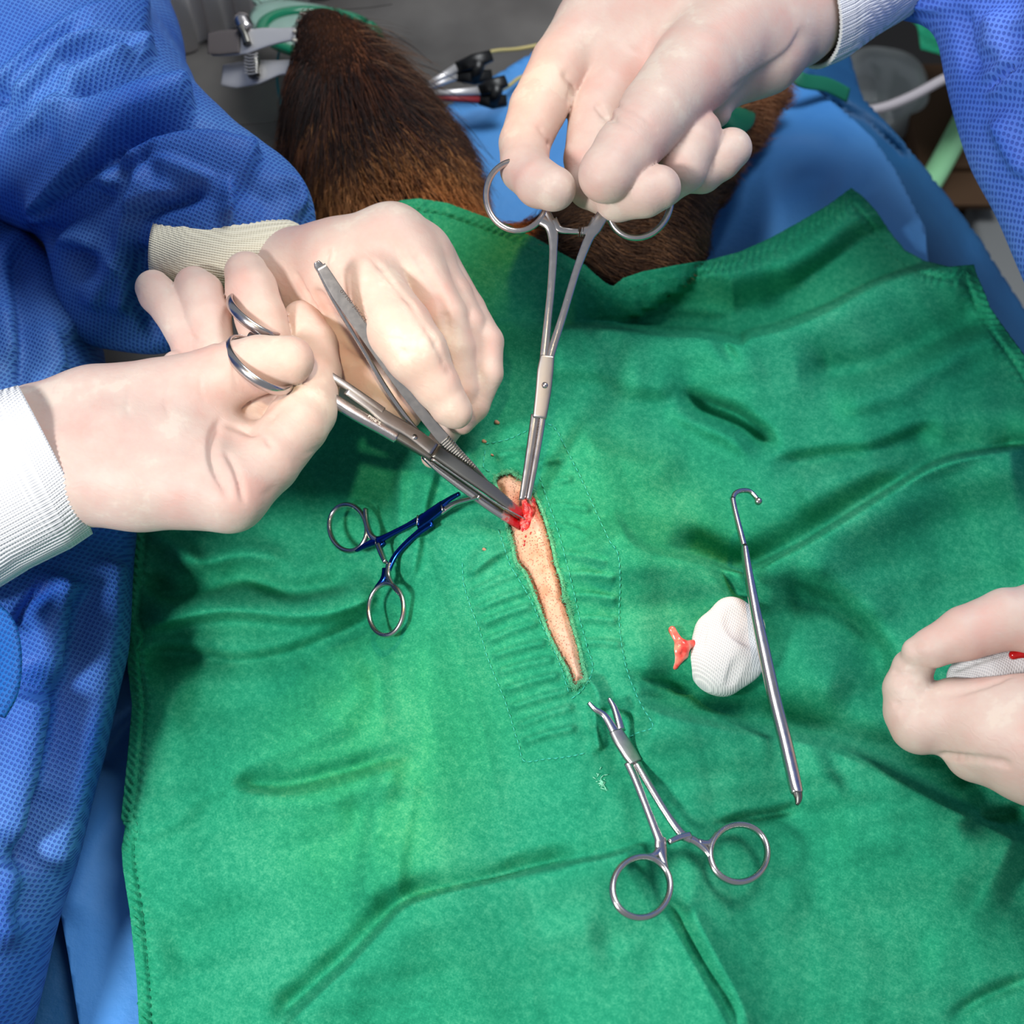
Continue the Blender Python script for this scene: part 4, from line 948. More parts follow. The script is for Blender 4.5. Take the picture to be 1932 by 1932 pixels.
# --- scissors in the surgeon's right hand
sc_root = empty('surgical_scissors', P(984, 982, 0.005), 'long surgical scissors over the surgeon\'s thumb, bloody tips in the wound', 'scissors')
pl = Plane((985, 985, 0.5), (560, 700, 6.9), (640, 800, 5.6))
part('shank', bar(pl, [(530, 655), (560, 676), (600, 698), (650, 729), (700, 763), (722, 778)], [9.5, 8.5, 8], [5, 5, 5], 0.0010, pw=0.6), mat_satin, sc_root)
part('shank', bar(pl, [(470, 650), (520, 684), (560, 706), (600, 732), (660, 772), (720, 806), (750, 824)], [13, 13, 13.5, 13.5, 12], [8, 8, 8], -0.0012), mat_steel, sc_root, label='rounded polished shank')
lockp = part('lock_plate', bar(pl, [(652, 738), (700, 770), (730, 792), (775, 818), (818, 851)], [10, 12, 15, 15, 15.5], [4, 4, 4], 0.0010, pw=0.35, nseg=20), mat_satin, sc_root, label='flat satin lock plate')
part('lock_plate', bar(pl, [(712, 798), (760, 826), (818, 862)], [10, 12, 11], [5, 5, 5], -0.0006, pw=0.4, nseg=20), mat_dark, sc_root, label='dark lower lock plate')
part('blade', bar(pl, [(818, 852), (870, 889), (930, 932), (984, 975)], [16, 16, 14, 9], [3, 3, 2.5, 2], 0.0014, pw=0.45, nseg=20), mat_dark_tip, sc_root, label='dark upper blade, bloody at the tip')
part('blade', bar(pl, [(800, 858), (860, 903), (930, 954), (986, 990)], [3, 10, 11, 11, 11, 9], [4, 4, 4, 3], -0.0020, pw=0.6, nseg=20), mat_steel_tip, sc_root, label='polished lower blade, bloody at the tip')
part('cutting_edge', bar(pl, [(812, 868), (870, 908), (930, 950), (988, 982)], [1.6, 1.6, 1.4], [2], 0.0016), mat_steel, sc_root)
part('pivot', sweep([pl.at(780, 828, 0.0020), pl.at(780, 828, 0.0026)], 0.0016, 0.0016, (0, 1, 0), nseg=20), mat_steel, lockp)
def ring3(c, u, v, r, n=64, flat=1.6):
    a = np.linspace(0, 2*math.pi, n, endpoint=False); L = np.array([c+u*math.cos(t)+v*math.sin(t) for t in a]); N = np.cross(u, v); N /= np.linalg.norm(N)
    return sweep(L, r, r*flat, N, closed=True, nseg=14)
c0 = P(489, 688, 0.081); dn = ray(489, 688); dn = dn/np.linalg.norm(dn)
k = rm(1, c0); u = (Rt*57-Up*44)*k; vdir = -dn*0.019+(-Rt*17-Up*22)*k
part('finger_ring', ring3(c0, u, vdir, 0.0017, flat=1.7), mat_steel, sc_root)
c1 = P(484, 598, 0.068); u1 = (Rt*52-Up*36)*k; v1 = -dn*0.016+(-Rt*10-Up*18)*k
part('finger_ring', ring3(c1, u1, v1, 0.0017, flat=1.7), mat_steel, sc_root)
part('shank_neck', join([sweep([P(470, 632, .073), P(505, 650, .072), P(535, 664, .0715)], [.0022, .003, .0025], .002, pl.n), sweep([P(530, 725, .078), P(520, 705, .075), P(540, 695, .0705)], [.002, .0026, .003], .002, pl.n)]), mat_steel, sc_root)

# --- thumb forceps in the surgeon's left hand
fc = empty('thumb_forceps', P(935, 915, 0.0), 'slim steel thumb forceps with ribbed grips under the surgeon\'s index finger', 'forceps')
pf = Plane((940, 930, 0.6), (600, 500, 11.0), (660, 480, 11.4))
A1 = [(606, 500), (640, 556), (700, 642), (750, 716), (800, 782), (850, 842), (890, 882), (938, 932)]
A2 = [(600, 503), (632, 566), (688, 660), (735, 738), (780, 800), (830, 858), (880, 898), (936, 934)]
farm = part('arm', bar(pf, A1, [9, 13, 13, 11, 11, 13, 10, 3], [1.6], 0.0012, pw=0.35, nseg=20), mat_satin, fc, label='flat upper arm')
part('arm', bar(pf, [(a-2, b+4) for a, b in A2], [3.5, 4, 4, 4.5, 4.5, 5, 4, 2.5], [4.5], -0.0022, pw=0.5), mat_steel, fc, label='polished lower arm')
part('joined_end', bar(pf, [(597, 494), (601, 501), (608, 513)], [5, 9, 9], [5], 0.0, pw=0.6), mat_steel, fc)
gr = []
for k_ in range(16):
    t = k_/15; x = 838+t*50; y = 830+t*56; dx, dy = 9.5, -8.5
    gr.append(bar(pf, [(x-dx*0.8, y-dy*0.8), (x, y), (x+dx, y+dy)], [1.4], [1.6], 0.0020, n=2, nseg=8))
part('grip_ridges', join(gr), mat_dark, farm)
def words_on(txt, plane, x0, y0, x1, y1, size_px, off, mat, parent, name):
    cu = bpy.data.curves.new(name, 'FONT'); cu.body = txt; cu.size = 1; cu.extrude = 0.02; cu.align_x = 'LEFT'
    ob = bpy.data.objects.new(name, cu); COL.objects.link(ob); dg = bpy.context.evaluated_depsgraph_get(); me = bpy.data.meshes.new_from_object(ob.evaluated_get(dg)); COL.objects.unlink(ob); bpy.data.objects.remove(ob)
    vs = np.array([v.co[:] for v in me.vertices]); wd = vs[:, 0].max()
    a = plane.at(x0, y0, off); b = plane.at(x1, y1, off); ux = b-a; ln = np.linalg.norm(ux); ux = ux/ln; uy = np.cross(plane.n, ux); sc = size_px*rm(1, a)
    vs2 = a+np.outer(vs[:, 0]/wd*ln, ux)+np.outer(vs[:, 1]*sc, uy)+np.outer(vs[:, 2]*sc, plane.n)
    fs = [tuple(p.vertices) for p in me.polygons]
    return mesh_obj(name, vs2, fs, mat, parent, smooth=False)
words_on('07100', pf, 641, 548, 662, 572, 9, 0.0016, mat_engrave, farm, 'engraving')
words_on('JSSCCL', pf, 666, 577, 689, 608, 9, 0.0016, mat_engrave, farm, 'engraving')
words_on('Fine S.', pl, 691, 789, 716, 806, 9, 0.0018, plain('light_engraving', srgb(225, 215, 205), 0.4), sc_root, 'engraving')

# --- ring-handled clamp in the assistant's hand
hm = empty('needle_holder', P(985, 940, 0.0), 'upright long-jawed clamp in the assistant\'s hand gripping tissue in the slit', 'clamp')
ph = Plane((985, 945, 0.8), (975, 370, 9.2), (1210, 385, 9.2))
part('finger_ring', ring(ph, 975, 370, 58, 66, -0.10, 6, 6.5), mat_steel, hm)
part('finger_ring', ring(ph, 1207, 385, 57, 66, 0.5, 6, 6.5), mat_steel, hm)
part('shank', bar(ph, [(1020, 412), (1040, 428), (1044, 470), (1040, 540), (1034, 600), (1028, 660), (1026, 684)], [13, 12, 8, 7.5, 7.5, 8.5, 9], [5], 0.0), mat_steel, hm)
part('shank', bar(ph, [(1140, 402), (1122, 430), (1110, 452), (1088, 510), (1064, 590), (1045, 650), (1036, 684)], [12, 13, 9, 7.5, 7.5, 8, 7], [5], 0.0009), mat_steel, hm)
part('ring_neck', bar(ph, [(1135, 352), (1141, 375), (1142, 398), (1138, 415)], [5, 6, 8, 10], [5], 0.0), mat_steel, hm)
part('ring_neck', bar(ph, [(1030, 395), (1036, 410), (1040, 430)], [5, 8, 11], [5], 0.0), mat_steel, hm)
part('ratchet', bar(ph, [(1042, 415), (1055, 432), (1075, 436), (1092, 437)], [10, 7, 5.5, 5], [4.5], 0.0, pw=0.6), mat_steel, hm)
part('ratchet', bar(ph, [(1126, 415), (1115, 432), (1104, 436), (1096, 437)], [10, 8, 7.5, 7.5], [4.5], 0.0008, pw=0.6), mat_steel, hm)
part('ratchet_teeth', join([bar(ph, [(1093+i*4, 430), (1091+i*4, 447)], [0.9], [5.5], 0.0012, n=2, nseg=6) for i in range(3)]), mat_dark, hm)
boxl = part('box_lock', bar(ph, [(1033, 672), (1029, 700), (1025, 740), (1018, 790)], [13, 15.5, 15, 13], [6], 0.0008, pw=0.45, nseg=20), mat_satin, hm)
part('rivet', sweep([ph.at(1028, 728, 0.0025), ph.at(1028, 728, 0.0029)], 0.0018, 0.0018, (0, 1, 0), nseg=20), mat_steel, boxl)
jaw1 = part('jaw', bar(ph, [(1010, 782), (1003, 830), (994, 890), (985, 944)], [8.5, 8, 7.5, 6.5], [5], 0.0), mat_steel, hm)
part('jaw', bar(ph, [(1026, 772), (1019, 820), (1009, 880), (997, 944)], [6.5, 6.5, 6, 5], [5], 0.0008), mat_steel, hm)
part('serration', join([bar(ph, [(1022-i*0.72-3, 780+i*5.2), (1022-i*0.72+1, 781+i*5.2)], [1.2], [6], 0.0004, n=2, nseg=6) for i in range(31)]), mat_black, jaw1)

# --- clamp lying on the drape, bottom
def on_plane(a, b, c, lift=0.6, path=()):
    p = Plane(*[(q[0], q[1], drape_h(np.array([float(q[0])]), np.array([float(q[1])]), False)[0]*100+lift) for q in (a, b, c)])
    if len(path):
        pl_ = smooth_poly(path, 6); hd = drape_h(pl_[:, 0], pl_[:, 1]); hp = np.array([p.at(x, y)[2]-Z0 for x, y in pl_])
        p.o = p.o+np.array([0, 0, max(0.0, float((hd+0.0035-hp).max()))])
    return p
bc = empty('towel_clamp', on_drape(1250, 1560), 'steel curved clamp lying on the drape below the slit, pinching the cloth', 'clamp')
pb = on_plane((1125, 1330), (1400, 1640), (1210, 1690), 0.5, [(1120, 1340), (1190, 1440), (1250, 1590), (1160, 1650), (1210, 1730), (1260, 1680), (1300, 1580), (1400, 1550), (1445, 1640), (1340, 1630)])
part('finger_ring', ring(pb, 1210, 1674, 54, 58, 0.35, 6.6, 6.6), mat_steel, bc)
part('finger_ring', ring(pb, 1394, 1610, 54, 55, 0.6, 6.6, 6.6), mat_steel, bc)
part('shank', bar(pb, [(1186, 1440), (1198, 1468), (1220, 1525), (1240, 1575), (1247, 1590)], [10, 8.5, 7.5, 9, 12], [5], 0.0), mat_steel, bc)
part('shank', bar(pb, [(1200, 1440), (1225, 1485), (1255, 1535), (1283, 1573), (1300, 1582)], [9, 8.5, 7.5, 9, 12], [5], 0.0008), mat_steel, bc)
part('ring_neck', bar(pb, [(1246, 1580), (1247, 1604), (1254, 1632), (1262, 1655)], [12, 13, 6, 4.5], [5], 0.0), mat_steel, bc)
part('ring_neck', bar(pb, [(1246, 1600), (1232, 1614), (1212, 1616)], [9, 6, 4.5], [5], 0.0), mat_steel, bc)
part('ring_neck', bar(pb, [(1288, 1578), (1310, 1586), (1332, 1605), (1345, 1628)], [9, 9, 7, 4.5], [5], 0.0), mat_steel, bc)
part('ring_neck', bar(pb, [(1318, 1590), (1338, 1590), (1352, 1572)], [9, 6, 4.5], [5], 0.0), mat_steel, bc)
part('ratchet', bar(pb, [(1300, 1578), (1280, 1582), (1260, 1591)], [7, 6, 5], [5], 0.0012, pw=0.6), mat_steel, bc)
part('box_lock', bar(pb, [(1160, 1380), (1172, 1400), (1188, 1425), (1198, 1440)], [14, 16.5, 16.5, 14], [5.5], 0.0006, pw=0.4, nseg=20), mat_satin, bc)
part('jaw', bar(pb, [(1109, 1327), (1122, 1340), (1140, 1352), (1160, 1384)], [3, 5.5, 7.5, 11], [4.5], 0.0006), mat_steel, bc)
part('jaw', bar(pb, [(1148, 1318), (1158, 1334), (1166, 1356), (1172, 1378)], [3, 6, 8, 9], [4.5], 0.0), mat_steel, bc)

# --- clamp lying on the drape, left
lc = empty('artery_clamp', on_drape(760, 1040), 'artery clamp with painted blue reflection lying on the drape left of the slit', 'clamp')
plc = on_plane((880, 935), (655, 995), (730, 1150), 0.5, [(870, 935), (800, 975), (712, 1020), (650, 950), (625, 1000), (670, 1040), (735, 1060), (700, 1140), (725, 1195), (760, 1140)])
mb = metal('steel_painted_gown_reflection', srgb(26, 66, 148), 0.2)  # blue reflection of the gown put into the steel's base colour
part('finger_ring', ring(plc, 657, 996, 35, 44, -0.2, 5.0, 5.5), mat_steel, lc)
part('finger_ring', ring(plc, 729, 1150, 33, 49, 0.05, 5.0, 5.5), mat_steel, lc)
part('shank', bar(plc, [(800, 975), (770, 992), (735, 1010), (712, 1022)], [8, 5.5, 6, 9], [4], 0.0004), mb, lc)
part('shank', bar(plc, [(815, 985), (780, 1012), (750, 1042), (735, 1068), (727, 1090)], [9, 6, 6, 7, 8], [4], -0.0002), mb, lc)
part('ring_neck', bar(plc, [(690, 960), (692, 985), (700, 1010), (714, 1022)], [4, 5, 6, 8], [5], 0.0), mat_steel, lc)
part('ring_neck', bar(plc, [(672, 1038), (692, 1028), (714, 1020), (722, 1030)], [4, 6, 9, 8], [5], 0.0), mb, lc)
part('ring_neck', bar(plc, [(735, 1062), (732, 1085), (742, 1105), (756, 1122)], [7, 6, 5, 4], [5], 0.0), mat_steel, lc)
part('ring_neck', bar(plc, [(728, 1072), (724, 1092), (710, 1110)], [8, 7, 4], [5], 0.0), mb, lc)
part('ratchet', bar(plc, [(716, 1028), (722, 1044), (730, 1062)], [5.5, 5.5, 4], [5], 0.0012, pw=0.6), mat_steel, lc)
part('box_lock', bar(plc, [(790, 990), (812, 974), (838, 955)], [12, 13, 11], [5], 0.0006, pw=0.4, nseg=20), mb, lc)
part('jaw', bar(plc, [(832, 955), (850, 942), (868, 932)], [8, 5, 4], [4], 0.0006), mb, lc)
part('jaw', bar(plc, [(832, 966), (858, 950), (886, 942), (905, 938)], [7, 5, 4, 3.5], [4], 0.0), mat_steel, lc)
part('lock_step', join([bar(plc, [(793, 974), (792, 992)], [1.6], [2], 0.0022, n=2), bar(plc, [(838, 956), (840, 966)], [1.6], [2], 0.0022, n=2)]), mat_steel, lc)

# --- spay hook
sh = empty('hook_probe', on_drape(1440, 1200), 'long steel hook instrument with a ball tip lying right of the gauze pad', 'hook')
pp = on_plane((1390, 960), (1500, 1510), (1560, 1230), 0.5, [(1430, 946), (1382, 940), (1405, 1034), (1425, 1150), (1462, 1320), (1500, 1500)])
part('handle', bar(pp, [(1404, 1030), (1412, 1080), (1425, 1150), (1440, 1220), (1462, 1320), (1482, 1400), (1500, 1480), (1504, 1496)], [6, 8, 10, 12, 12.5, 12.5, 12, 10], [8]), mat_steel, sh)
part('shaft', bar(pp, [(1382, 940), (1387, 965), (1396, 1000), (1405, 1034)], [5, 5.2, 5.5, 6], [5]), mat_steel, sh)
part('hook', bar(pp, [(1382, 944), (1386, 932), (1398, 926), (1414, 927), (1424, 936), (1430, 944)], [4.6, 4.8, 4.6, 4.2, 4, 4], [4.4]), mat_steel, sh)
fd, (v, q) = organic([[(1430.5, 946, 0, 7.4)]], [], vox=0.0004, kb=0.001)
bc0 = P(1430.5, 946, 0.0); v = v-bc0+pp.at(1430.5, 946); mesh_obj('ball_tip', v, q, mat_steel, sh)
part('chisel_end', bar(pp, [(1502, 1488), (1506, 1505), (1504, 1518)], [12, 8, 3], [7, 5, 3]), mat_dark, sh)

# --- gauze pad, tissue, gauze in the hand
def flatten_pad(name, pts_base, strokes, mat, label, cat, lift, flat=0.5, kb=0.008):
    root = [[(x, y, drape_h(np.array([float(x)]), np.array([float(y)]), False)[0]*100+lift+dz, r) for x, y, r, dz in c] for c in pts_base]
    fd, (v, q) = organic(root, [], vox=0.0006, kb=kb, strokes=strokes, smooth=3)
    c0 = v.mean(0); d = v-CAM; t = d@fwd; tm = (c0-CAM)@fwd; t2 = tm+0.004+(t-tm)*flat; v = CAM+d*(t2/t)[:, None]
    return mesh_obj(name, v, q, mat, label=label, cat=cat)
flatten_pad('gauze_pad', [[(1378, 1162, 36, 0), (1392, 1186, 42, .1), (1372, 1230, 54, .15), (1352, 1262, 48, 0)], [(1342, 1190, 30, 0), (1338, 1240, 34, 0)], [(1405, 1190, 28, 0), (1402, 1250, 30, 0), (1368, 1282, 28, -.2)]],
            [([(1385, 1150), (1394, 1182), (1425, 1200)], 16, -5, 16), ([(1328, 1180), (1323, 1200), (1321, 1220)], 7, -2, 6), ([(1395, 1250), (1382, 1290)], 10, -2, 12)],
            mat_gauze, 'folded white gauze pad lying on the drape beside the hook', 'gauze', 0.9)
mtis = M('pink_tissue'); mtis.set(Roughness=0.2, Specular_IOR_Level=0.6); vv = mtis.coord('Object'); mtis.base(mtis.ramp(mtis.noise(vv, 170, 3), [(0.32, srgb(206, 60, 56)), (0.5, srgb(226, 112, 98)), (0.72, srgb(222, 160, 130))])); mtis = mtis.m
flatten_pad('tissue_piece', [[(1268, 1188, 7.5, 0), (1277, 1206, 8, 0), (1286, 1222, 15, .1), (1280, 1240, 11, 0), (1273, 1257, 7, 0)], [(1286, 1220, 13, .1), (1306, 1215, 7, 0), (1314, 1212, 5, 0)], [(1290, 1236, 9, 0), (1280, 1228, 12, .1)]],
            [([(1280, 1210), (1290, 1225), (1285, 1240)], 3, -2, 3)], mtis, 'small pink piece of removed tissue beside the white gauze pad', 'tissue', 0.35, 0.7, 0.0015)
fd, (v, q) = organic([[(1816, 1282, 0.4, 30), (1870, 1262, 0.9, 34), (1960, 1240, 1.2, 40)], [(1830, 1265, 0.5, 30), (1940, 1225, 1.2, 36)]], [], vox=0.0009, kb=0.006, strokes=[([(1800, 1262), (1860, 1240), (1920, 1222)], 6, -4, 6), ([(1795, 1285), (1850, 1275)], 6, 3, 6)], smooth=2)
gz = mesh_obj('gauze_swab', v, q, mat_gauze, label='blood-stained gauze swab held in the assistant\'s right hand', cat='gauze')
fd, (v, q) = organic([[(1912, 1236, 2.2, 9), (1928, 1232, 2.3, 8), (1945, 1236, 2.3, 8)]], [], vox=0.0006, kb=0.002); mesh_obj('blood_stain', v, q, mat_blood, gz)
# crumbs on the drape
mcr = plain('tissue_crumb', srgb(176, 132, 104), 0.7)
for i, (x, y, r) in enumerate(((938, 796, 5), (914, 832, 4.5), (929, 858, 3), (914, 1036, 4), (905, 790, 2.5))):
    p = on_drape(x, y, 0.0006); c = P(x, y, 0)
    fd, (v, q) = organic([[(x-r*.4, y, 0, r*.8), (x+r*.5, y+r*.4, 0, r*.6)]], [], vox=0.0004, kb=0.001)
    where = ('between index fingertip and clamp', 'beside the fingertip', 'below the stitched hem of the slit', 'left of the slit', 'nearest the index fingertip')[i]
    mesh_obj('tissue_crumb', v-c+p, q, mcr, label='tiny dried brown crumb on the drape '+where, cat='crumb', group='crumbs on the drape')

# ------------------------------------------------------------ things round the head
# spring clip on the tongue
clip = empty('spring_clip', P(480, 110, -0.10), 'steel spring clip with thumb screw clamped on the dog\'s tongue', 'clip')
pc = Plane((400, 90, -4.2), (560, 80, -3.2), (440, 160, -5.2))
msc = metal('clip_steel', srgb(215, 212, 212), 0.42); msc.node_tree.nodes['Principled BSDF'].inputs['Metallic'].default_value = 0.6
part('upper_arm', bar(pc, [(404, 90), (430, 88), (465, 84), (500, 76), (530, 72), (562, 68)], [21, 24, 24, 20, 15, 12], [3], 0.004, pw=0.55, nseg=20), msc, clip)
part('lower_arm', bar(pc, [(412, 134), (440, 134), (480, 128), (520, 120), (562, 117)], [20, 26, 24, 15, 13], [3], -0.008, pw=0.55, nseg=20), msc, clip)
part('thumb_pad', bar(pc, [(398, 89), (420, 87), (458, 84)], [20, 24, 23], [1.6], 0.0062, pw=0.6, nseg=20), plain('ribbed_grip', srgb(98, 90, 88), 0.7), clip, label='dark ribbed thumb pad')
part('spring', bar(pc, [(474, 102), (476, 122), (478, 142)], [12, 14, 11], [10], -0.002), mat_dark, clip)
co = []
for i in range(7):
    y = 104+i*6; co.append(bar(pc, [(463, y), (475, y+3), (489, y)], [1.2], [1.6], 0.003, n=3, nseg=6))
part('coil', join(co), msc, clip)
part('screw', bar(pc, [(474, 92), (468, 72), (460, 60)], [8, 7, 7], [8], 0.008), mat_dark, clip)
fd, (v, q) = organic([[(462, 52, -3.0, 17), (457, 40, -2.8, 16)]], [], vox=0.0007, kb=0.002); mesh_obj('thumb_screw', v, q, mat_steel, clip)
part('rivet', sweep([pc.at(557, 117, -0.006), pc.at(557, 117, -0.004)], 0.0022, 0.0022, (0, 1, 0), nseg=16), plain('blue_rivet', srgb(20, 40, 130), 0.4), clip, label='blue rivet')
# anaesthesia mask
ma = empty('anaesthesia_mask', P(540, -20, -0.12), 'translucent green anaesthesia mask with dark green rim above the muzzle', 'mask')
mg = M('clear_green_plastic'); mg.set(Roughness=0.12, Specular_IOR_Level=0.5); mg.b.inputs['Transmission Weight'].default_value = 0.55; mg.base(srgb(190, 226, 212)); mat_mask = mg.m
mat_rim = plain('green_rubber', srgb(0, 120, 84), 0.25, 0.6)
cm = P(575, 20, -0.045); kk = rm(1, cm)
cen = P(604, 62, -0.085)
ax = Up*0.5-Rt*0.6+fwd*0.55; ax /= np.linalg.norm(ax); uu = Rt*0.97-Up*0.12; uu /= np.linalg.norm(uu); vv2 = Up*0.62+fwd*0.78; vv2 /= np.linalg.norm(vv2)
def cone_ring(c, r, n=48): return [c+uu*r*math.cos(2*math.pi*i/n)+vv2*r*1.0*math.sin(2*math.pi*i/n) for i in range(n)]
prof = [(0, .045), (.006, .046), (.018, .044), (.034, .037), (.048, .026), (.055, .013), (.080, .0125)]
Vm = []; Fm = []
for i, (a, r) in enumerate(prof):
    Vm += cone_ring(cen+ax*a, r)
    if i: Fm += [((i-1)*48+k, (i-1)*48+(k+1) % 48, i*48+(k+1) % 48, i*48+k) for k in range(48)]
o = mesh_obj('shell', Vm, Fm, mat_mask, ma); solid(o, 0.0012)
a_ = np.array(cone_ring(cen, .0460)); part('rim', sweep(a_, 0.0040, 0.0050, ax, closed=True, nseg=12), mat_rim, ma)
# breathing tube of the dog
tu = [P(x, y, h) for x, y, h in ((527, 95, -.09), (522, 130, -.11), (526, 175, -.13), (538, 220, -.14), (552, 250, -.145))]
o = mesh_obj('thin_tube', *sweep(smooth_poly(tu, 6), .0011, .0011, (0, 0, 1), nseg=10)[:2], plain('teal_plastic', srgb(0, 130, 140), 0.3), label='thin teal tube hanging from the clip beside the muzzle', cat='tube')
# swab roll beside cheek
fd, (v, q) = organic([[(556, 160, -11, 16), (562, 185, -12, 15)]], [], vox=0.001, kb=0.003); mesh_obj('white_pad', v, q, plain('soft_white', srgb(190, 196, 205), 0.8), label='small white pad tucked beside the dog\'s cheek', cat='pad')
# clips with yellow cable
cbm = plain('yellow_cable', srgb(196, 180, 120), 0.5)
for nm, pts, lab in (('monitor_cable', ((900, 105, -.115), (935, 96, -.12), (980, 92, -.13), (1040, 80, -.135), (1130, 60, -.14)), 'yellow monitor cable on the grey table from the upper black clip'),
                     ('monitor_cable', ((935, 175, -.10), (960, 162, -.115), (985, 145, -.12), (1040, 130, -.125), (1100, 120, -.13)), 'yellow monitor cable lying on the blue sheet from the lower clip')):
    mesh_obj(nm, *sweep(smooth_poly([P(*q_) for q_ in pts], 6), .0016, .0016, (0, 0, 1), nseg=10)[:2], cbm, label=lab, cat='cable', group='monitor cables')
def croc(pts_h, tip, lab, red=False):
    e = empty('crocodile_clip', P(*tip), lab, 'clip', 'electrode clips')
    a = [P(*q_) for q_ in pts_h]
    part('upper_handle', sweep([a[0], (a[0]+a[1])/2, a[1]], [.0045, .0062, .0045], .003, -fwd, nseg=14, pw=.6), mat_black, e)
    dn_ = -Up*0.011-np.array([0, 0, .006])
    part('lower_handle', sweep([a[0]+dn_, (a[0]+a[1])/2+dn_*0.8, a[1]+dn_*.4], [.0045, .0058, .0045], .003, -fwd, nseg=14, pw=.6), mat_black, e)
    part('hinge', sweep([(a[0]+a[1])/2-(a[1]-a[0])*.12, (a[0]+a[1])/2+dn_], [.006, .005], .005, -fwd, nseg=12), mat_black, e)
    part('jaw', sweep([a[1], a[2]], [.0035, .002], .0025, -fwd, nseg=10, pw=.6), msc, e)
    part('jaw', sweep([a[1]+dn_*.4, a[2]+dn_*.15], [.0035, .002], .0025, -fwd, nseg=10, pw=.6), msc if not red else plain('red_sleeve', srgb(150, 50, 56), 0.5), e)
croc(((928, 105, -.095), (862, 128, -.10), (808, 160, -.10)), (860, 130, -.13), 'black crocodile clip on yellow cable, upper of the two beside the throat')
croc(((956, 152, -.095), (905, 172, -.10), (800, 178, -.10)), (900, 185, -.13), 'black and red crocodile clip, lower of the two beside the throat', True)
# white ribbed panel behind the table end
mwp = plain('white_plastic', srgb(238, 232, 230), 0.45)
Aa = P(318, 176, -0.155); Bb = P(735, 8, -0.155); ex = (Bb-Aa); ln_ = np.linalg.norm(ex); ex = ex/ln_; ez = np.array([0, 0, 1.0]); ey = np.cross(ez, ex)
rp = empty('white_cabinet', (Aa+Bb)/2, 'white ribbed cabinet front at the table end behind the mask', 'cabinet')
HT = 0.075
v, f, u = box_on((Aa+Bb)/2+ey*0.055+ez*HT, ex*ln_/2, ey*0.012, ez*HT); part('board', (v, f, u), mwp, rp, smooth=False)
for i in range(8):
    c = Aa+ex*(0.012+i*ln_/8); part('rib', sweep([c+ez*0.002+ey*0.039, c+ez*0.14+ey*0.039], 0.0075, 0.006, ey, nseg=14, pw=0.7), mwp, rp)
# green strap on the foreleg
st_ = [P(x, y, h) for x, y, h in ((1368, 262, -.055), (1380, 240, -.040), (1400, 225, -.045), (1405, 205, -.07))]
mgs = plain('green_ribbon', srgb(0, 112, 84), 0.6)
mesh_obj('leg_tie', *sweep(smooth_poly(st_, 5), .009, .0012, -fwd, nseg=12, pw=.6)[:2], mgs, label='green cloth tie wrapped round the dog\'s raised foreleg', cat='strap')
st_ = [P(x, y, h) for x, y, h in ((1485, 120, -.09), (1510, 150, -.09), (1560, 160, -.105), (1600, 180, -.12))]
mesh_obj('leg_tie', *sweep(smooth_poly(st_, 5), .006, .001, -fwd, nseg=12, pw=.6)[:2], mgs, label='dark green strap running across the blue sheet below the white cuff', cat='strap')

# ------------------------------------------------------------ clutter behind on the right
def PD(px, py, z):  # point at world height z
    return P(px, py, z-Z0)
g = plain('clear_bag_plastic', srgb(196, 200, 198), 0.2, 0.6); g.node_tree.nodes['Principled BSDF'].inputs['Transmission Weight'].default_value = 0.35
def blob(name, pts, mat, label, cat, strokes=(), vox=0.006, kb=0.03, parent=None):
    fd, (v, q) = organic([pts], [], vox=vox, kb=kb, strokes=strokes); return mesh_obj(name, v, q, mat, parent, label=label, cat=cat)
eq = empty('side_trolley', (0.62, 0.85, 0), 'dark trolley standing at right beyond the table', 'trolley')
mdk = plain('dark_shelf', srgb(20, 18, 18), 0.7)
slab('shelf', 0.30, 1.3, 0.25, 1.30, 0.44, 0.47, mdk, eq)
for x in (0.31, 1.27):
    for y in (0.27, 1.27): slab('leg', x, x+0.02, y, y+0.02, 0.0, 0.44, mdk, eq)
blob('plastic_bag', [(1640, 150, -44, 60), (1680, 165, -46, 56), (1690, 205, -46, 50), (1640, 210, -46, 50)], g, 'clear plastic bag lying on the trolley beyond the blue cover', 'bag',
     strokes=[([(1640, 120), (1660, 190)], 14, 8, 12), ([(1690, 130), (1680, 210)], 10, -7, 10), ([(1610, 170), (1700, 170)], 10, -7, 10)])
tub = lambda name, pts, r, mat, label: mesh_obj(name, *sweep(smooth_poly([P(*p_) for p_ in pts], 6), r, r, (0, 0, 1), nseg=18)[:2], mat, label=label, cat='tube')
tub('white_tube', ((1590, 215, -.30), (1660, 205, -.30), (1720, 182, -.30), (1790, 145, -.30), (1860, 120, -.30), (1960, 70, -.3)), .0048, plain('white_tube_plastic', srgb(196, 188, 192), 0.35), 'white plastic tube crossing in front of the clear bag')
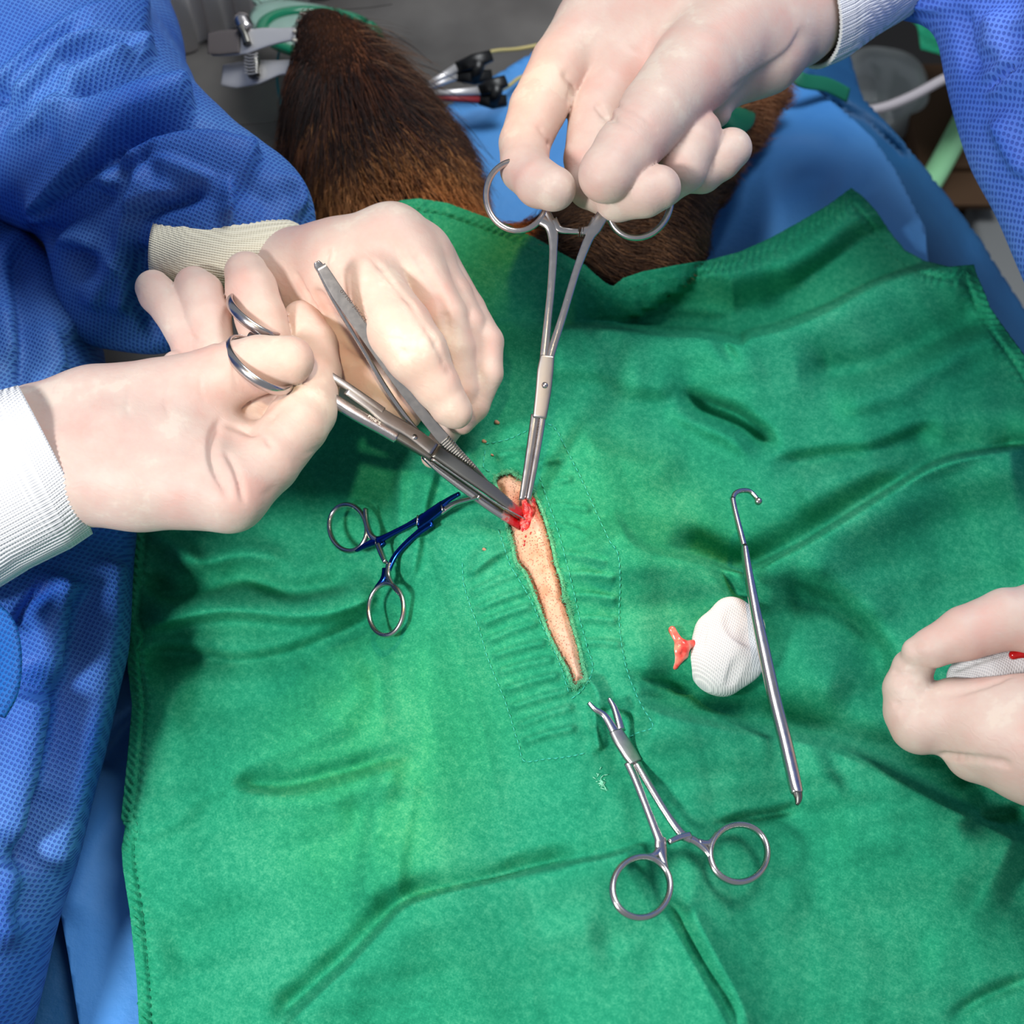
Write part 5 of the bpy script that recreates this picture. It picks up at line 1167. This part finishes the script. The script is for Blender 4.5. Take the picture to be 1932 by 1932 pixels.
tub('green_tube', ((1745, 360, -.42), (1775, 310, -.42), (1830, 205, -.42), (1880, 100, -.42), (1960, -60, -.42)), .0125, plain('pale_green_tube', srgb(150, 214, 160), 0.4), 'pale green hose slanting beside the assistant\'s gown')
bx = empty('cardboard_box', PD(1790, 300, 0.47), 'brown cardboard box standing on the dark trolley', 'box')
mcb = plain('brown_cardboard', srgb(74, 50, 28), 0.8)
c = PD(1770, 350, 0.47); slab('body', c[0]-0.05, c[0]+0.03, c[1]-0.06, c[1]+0.10, 0.47, 0.56, mcb, bx, bev=0.003); slab('lid_flap', c[0]-0.05, c[0]+0.03, c[1]-0.11, c[1]-0.062, 0.548, 0.554, mcb, bx)
c = PD(1900, 470, 0.47)
dv = empty('grey_device', (c[0], c[1], 0.47), 'grey instrument case on the trolley below the gown sleeve', 'case')
mgr = plain('grey_plastic', srgb(120, 122, 122), 0.5)
slab('body', c[0]-0.055, c[0]+0.16, c[1]-0.14, c[1]+0.02, 0.471, 0.53, mgr, dv, bev=0.008); slab('handle', c[0]+0.02, c[0]+0.10, c[1]-0.05, c[1]-0.03, 0.531, 0.545, mgr, dv, bev=0.004)
c = PD(1880, 320, 0.47)
dv = empty('grey_tray', (c[0], c[1], 0.47), 'pale grey tray on the trolley behind the hose', 'tray')
slab('body', c[0]-0.03, c[0]+0.14, c[1]-0.05, c[1]+0.05, 0.471, 0.50, mgr, dv, bev=0.006); slab('rim', c[0]-0.035, c[0]+0.145, c[1]-0.055, c[1]+0.055, 0.500, 0.504, mgr, dv, bev=0.002)
# green cloth hanging behind the assistant's arm
GC = [(1640, 2), (1700, 28), (1730, 48), (1738, 92), (1780, 104), (1830, 122), (1900, 130), (1940, -60), (1760, -80), (1650, -60)]
v, q, uv, _, _ = sheet(GC, lambda x, y: -0.30+fold(x, y, [(1725, 0), (1740, 55), (1800, 80), (1840, 85)], 0.008, 8, 14, 10)+0.006*np.sin(x/18), 5)
solid(mesh_obj('green_cloth', v, q, mat_drape, uv=uv, label='small green cloth behind the assistant\'s sleeve at the top right', cat='cloth'), 0.001)
